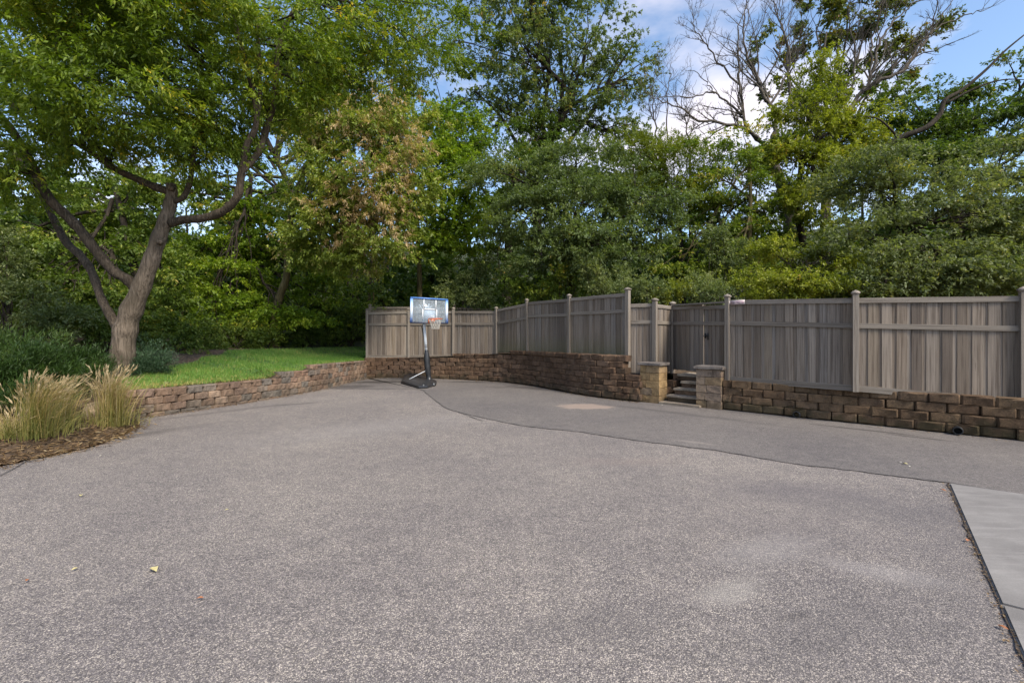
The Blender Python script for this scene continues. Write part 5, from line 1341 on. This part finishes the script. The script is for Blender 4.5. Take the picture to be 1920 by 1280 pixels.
# ---- shrubs and undergrowth
SH = [
 ('glossy dark hedge shrub at the back of the lawn, left of the leaning trunk', 'dark', [(440, 640, 16.5, 60, 28), (400, 650, 15.5, 45, 24)], 9000, .07, .045),
 ('yellow flecked low shrub against the dark wood just left of the leaning trunk', 'green', [(470, 625, 17.5, 45, 30), (500, 640, 17.5, 30, 18)], 6500, .07, .045),
 ('dense dark shrub between the leaning trunk and the fence end', 'dark', [(580, 635, 19.8, 60, 32), (640, 630, 20.5, 60, 36)], 10000, .09, .05),
 ('tall dark thicket right at the end post of the far fence', 'dark', [(660, 590, 21, 50, 50), (620, 590, 21.5, 50, 40)], 9000, .1, .06),
 ('dark leafy shrub right of the blue green bush', 'dark', [(340, 640, 13.6, 45, 36), (370, 610, 14.5, 50, 40), (385, 662, 14.3, 50, 18)], 12000, .07, .045),
 ('dark leafy shrub behind the trunk of the big left tree', 'dark', [(270, 610, 14, 60, 50), (200, 620, 13, 50, 35)], 9000, .08, .045),
 ('bluish shrub with drooping leaves at the far left edge above the junipers', 'blue', [(40, 560, 12, 60, 60), (110, 590, 12, 60, 40), (10, 480, 12.5, 60, 50)], 14000, .085, .04),
 ('mid green honeysuckle shrub behind the fence right of the backboard', 'blue', [(880, 500, 20, 45, 34), (880, 540, 18.6, 55, 38), (930, 560, 18.2, 45, 26), (860, 565, 18.5, 35, 22)], 12000, .08, .045),
 ('olive green shrub over the corner of the middle fence', 'green', [(990, 545, 17.4, 55, 28), (1050, 530, 16.6, 55, 30)], 10000, .08, .045),
 ('dark blue green shrub behind the tall fence post', 'blue', [(1130, 520, 15.5, 60, 36), (1190, 545, 14.5, 40, 26)], 11000, .07, .035),
 ('pale lime green shrub peeking over the short fence beside the gate', 'yellow', [(1262, 550, 14, 26, 22)], 3600, .06, .03),
 ('frosty light green shrub above the gate', 'blue', [(1315, 540, 13.6, 40, 28), (1345, 555, 13.2, 16, 16), (1225, 545, 14, 32, 26)], 9000, .06, .03),
 ('blue green sapling standing behind the gate, taller than the shrubs', 'blue', [(1340, 470, 16.5, 38, 35), (1385, 480, 16.8, 36, 26), (1335, 435, 17, 22, 18)], 8000, .09, .045),
 ('dark shrub low behind the long fence near its middle post', 'dark', [(1600, 545, 14.5, 60, 24), (1660, 550, 14, 50, 20)], 7000, .08, .045),
]
for s_ in SH: shrub(s_[0], s_[1], s_[2], s_[3], s_[4], s_[5], tint=(.5, .22))
# evergreens
shrub('spreading dark green juniper hedge at the left edge behind the tall grasses', 'juniper', [(20, 700, 7.8, 70, 45), (90, 705, 8.3, 70, 36), (0, 770, 6.9, 55, 45), (150, 690, 9, 55, 26), (-50, 720, 7.4, 60, 60), (40, 660, 8.6, 60, 26), (60, 770, 7.3, 50, 40)], 52000, .1, .011, name='juniper_bush', cat='bush', bough=(.22, .1), shell=.4, spray=.22, updir=True, per=16, droop=.05)
shrub('upright blue green juniper just right of the big trunk', 'juniper_blue', [(278, 668, 10.6, 32, 36), (258, 690, 10.2, 30, 22), (300, 690, 10.6, 22, 16)], 15000, .07, .01, name='juniper_bush', cat='bush', bough=(.14, .12), shell=.4, spray=.2, updir=True, per=16)

# ---- ornamental grasses
def ograss(px, py, height, spread, n, label, lean=(0, 0), z_extra=0.0):
    g = gr(px, py); zf = H(g[0], g[1]); e = empty('ornamental_grass', (g[0], g[1], zf)); tag(e, label, 'grass clump', 'ornamental grasses in the bed')
    def ribbons(n, hmin, hmax, w, arch, seg=5, start=0.0, tipw=.15, base_r=.09):
        a = rng.uniform(0, 2 * np.pi, n); h = rng.uniform(hmin, hmax, n) * height
        br = np.abs(rng.normal(0, base_r, n)); out = np.abs(rng.normal(0, .5, n)) * spread + .03
        bx, by = br * np.cos(a) * 1.4 , br * np.sin(a)
        aa = a + rng.normal(0, .5, n)
        t = np.linspace(0, 1, seg + 1)
        V = np.empty((n, seg + 1, 2, 3)); tw = np.stack([-np.sin(aa + .8), np.cos(aa + .8)], 1)
        C = np.empty((n, seg + 1, 3))
        for j, tj in enumerate(t):
            o = out * tj ** 1.7; zz = h * (tj - arch * tj ** 3.2)
            C[:, j, 0] = bx + o * np.cos(aa) + lean[0] * tj ** 2; C[:, j, 1] = by + o * np.sin(aa) + lean[1] * tj ** 2; C[:, j, 2] = zz
            wj = w * (1 - (1 - tipw) * tj ** 2)
            V[:, j, 0] = C[:, j]; V[:, j, 1] = C[:, j]
            V[:, j, 0, :2] -= tw * wj / 2; V[:, j, 1, :2] += tw * wj / 2
        return V, C, seg
    V, C, seg = ribbons(n, .35, .95, .007, .28)
    def faces(n, seg):
        k = np.arange(n)[:, None] * (seg + 1) * 2 + np.arange(seg)[None] * 2
        return np.stack([k, k + 1, k + 3, k + 2], -1).reshape(-1, 4)
    tint = np.repeat(np.clip(rng.normal(.42, .25, n), 0, 1), seg)
    tint = np.clip(tint + np.tile(np.linspace(-.32, .2, seg), n), 0, 1)
    o = link('blades', np_mesh('blades', V.reshape(-1, 3), faces(n, seg), attr=tint), LEAF['straw'], e); o['kind'] = 'stuff'
    # low green skirt
    V, C, seg = ribbons(n // 2, .18, .45, .008, .5, base_r=.2)
    o = link('green_skirt', np_mesh('skirt', V.reshape(-1, 3), faces(n // 2, seg), attr=np.clip(rng.normal(.12, .16, (n // 2) * seg), 0, 1)), LEAF['straw'], e); o['kind'] = 'stuff'
    # plumes: thicker feathery heads on the outer third of tall stems
    m_ = n // 4; V, C, seg = ribbons(m_, .62, 1.12, .003, .3, seg=7)
    f = faces(m_, seg)
    Vs = [V.reshape(-1, 3)]; Fs = [f]; nv = len(Vs[0])
    A_ = C[:, 5]; B_ = C[:, 7]; d = B_ - A_
    for r_ in range(7):
        tt = rng.uniform(0, .95, m_)[:, None]; bs = A_ + d * tt
        dd = d / np.linalg.norm(d, axis=1)[:, None] + rng.normal(0, .16, (m_, 3))
        v, f3, _ = leaf_quads(bs, dd, rng.uniform(.06, .11, m_), rng.uniform(.008, .014, m_), np.zeros(m_))
        Vs.append(v); Fs.append(f3 + nv); nv += len(v)
    F4 = Fs[0]; F3_ = np.vstack(Fs[1:]); at_ = rng.random(len(F4) + len(F3_))
    o = link('plumes', np_mesh('plumes', np.vstack(Vs), [F4, F3_], attr=at_), LEAF['plume'], e); o['kind'] = 'stuff'
    return e
ograss(66, 843, 1.2, .30, 460, 'wide clump of tan ornamental grass at the left end of the bed, nearest the camera', (0.16, 0))
ograss(116, 828, 1.05, .26, 200, 'loose tan grass clump between the wide front clump and the boulder', (0.14, .05))
ograss(12, 850, .5, .4, 200, 'short tan grass clump leaning out at the left picture edge', (-0.1, 0))
ograss(208, 808, 1.28, .29, 560, 'tall upright clump of straw coloured grass in front of the big tree trunk', (0.08, 0))

# ---- fallen leaves on the asphalt
M_LY = plain('leaf_fallen_yellow', (0.55, 0.47, 0.22), .6); M_LB = plain('leaf_fallen_brown', (0.35, 0.14, 0.06), .7); M_LW = plain('leaf_fallen_pale', (0.62, 0.58, 0.48), .7)
FL = [(152, 931, .05, M_LY, 'pale yellow fallen leaf on the asphalt at left, nearest the bed'), (289, 1071, .075, M_LY, 'large curled yellow leaf lying on the asphalt at lower left'),
      (140, 1070, .035, M_LY, 'small yellow leaf left of the large curled one'), (51, 1091, .03, M_LB, 'tiny rust coloured leaf near the left picture edge'),
      (375, 1125, .035, M_LB, 'rust brown leaf on the asphalt below the large curled yellow one'), (425, 958, .03, M_LY, 'small tan leaf in the middle of the left asphalt'),
      (1697, 871, .055, M_LY, 'yellow leaf on the dark asphalt strip near the right wall'), (1706, 876, .035, M_LW, 'whitish leaf scrap beside the yellow leaf on the strip'), (1688, 868, .03, M_LW, 'pale leaf crumb left of the yellow leaf on the strip'),
      (189, 856, .035, M_LW, 'whitish leaf on the asphalt beside the grass bed'), (296, 825, .035, M_LW, 'pale leaf on the asphalt below the left end of the block wall'), (1242, 760, .04, M_LW, 'white scrap at the foot of the left stone pillar'),
      (1098, 748, .05, M_LB, 'small brown leaf at the foot of the curved wall near the left pillar'), (1768, 921, .05, M_LB, 'brown leaf at the corner of the concrete slab'), (1815, 1016, .045, M_LB, 'brown leaf in the gap along the slab edge'), (1880, 1180, .04, M_LB, 'tan leaf in the slab gap near the bottom right')]
for px, py, sz, mt, lb in FL:
    g = gr(px, py); mb = MB(); a = random.uniform(0, 6.28)
    V = [(0, -1, 0.05), (.4, -.45, .16), (.5, .1, .22), (.25, .6, .12), (0, 1, .0), (-.25, .6, .14), (-.5, .1, .25), (-.38, -.45, .12), (0, -.4, .02), (0, .2, .02)]
    ca, sa = math.cos(a), math.sin(a); V = [((x * ca - y * sa) * sz * .6, (x * sa + y * ca) * sz * .6, z * sz) for x, y, z in V]
    mb.add(V, (), [(0, 1, 8), (1, 2, 8), (2, 9, 8), (2, 3, 9), (3, 4, 9), (4, 5, 9), (5, 6, 9), (6, 8, 9), (6, 7, 8), (7, 0, 8)])
    o = mb.build('fallen_leaf', mt); o.location = (g[0], g[1], .014); tag(o, lb, 'leaf', 'fallen leaves on the asphalt')

# ---- the wood behind: reads as one mass
bl = []
for k in range(40):
    x = -46 + 92 * k / 39 + random.uniform(-1, 1); yd = random.uniform(33, 42)
    top = (15.5 if x < -4 else 12.0) * random.uniform(.85, 1.08)
    zc = top * .42
    bl.append((x, yd, zc, 4.6, 3.2, top - zc))
for k in range(16): bl.append((-52 + 104 * k / 15, random.uniform(48, 54), 9, 5.5, 3, 6))
for k in range(14): bl.append((-19 - random.uniform(0, 9), random.uniform(8, 30), 5, 3.6, 3.6, 7))
for k in range(8): bl.append((17 + random.uniform(0, 6), random.uniform(6, 26), 4, 3, 3, 5))
for k in range(22): bl.append((-28 + 2.6 * k + random.uniform(-1, 1), random.uniform(26, 31), 3.4, 3.4, 2, 3.2))
V, F3, T_, tips = crown_arrays(bl, 120000, .56, .36, .3, (1.5, .7), .8, 12, shell=.6, tint=(.35, .2), spray=.6)
tag(link('far_woods', np_mesh('far_woods', V, F3, attr=T_), LEAF['dark']), 'dark deep woodland foliage behind the front trees', 'woods', kind='stuff'); LEAFCOUNT[0] += len(F3)
bl = []
for k in range(34):
    x = -27 + 50 * k / 33 + random.uniform(-.6, .6)
    yy = random.uniform(22.5, 26.5) - 5.5 * max(0, (x - 6) / 17) - 6 * max(0, (-x - 12) / 15)
    bl.append((x, yy, H(x, yy) + 1.9, 2.1, 1.3, random.uniform(2.0, 3.4)))
V, F3, T_, tips = crown_arrays(bl, 66000, .2, .12, .3, (.8, .3), .85, 12, shell=.55, tint=(.4, .2), spray=.3)
tag(link('understory', np_mesh('understory', V, F3, attr=T_), LEAF['dark']), 'dark leafy undergrowth between the trunks of the wood', 'undergrowth', kind='stuff'); LEAFCOUNT[0] += len(F3)
mb = MB()
for k in range(46):
    x = random.uniform(-26, 24); y = random.uniform(24, 38); 
    z0 = H(x, y); h_ = random.uniform(5, 9)
    mb.tube(wiggle((x, y, z0 - .2), (x + random.uniform(-.8, .8), y, z0 + h_), 7, .05), np.linspace(random.uniform(.1, .2), .05, 7), 7)
tag(mb.build('far_trunks', M_BARKD, None, True), 'dim tree trunks deep in the wood', 'woods', kind='stuff')
print('LEAF TRIS', LEAFCOUNT[0])
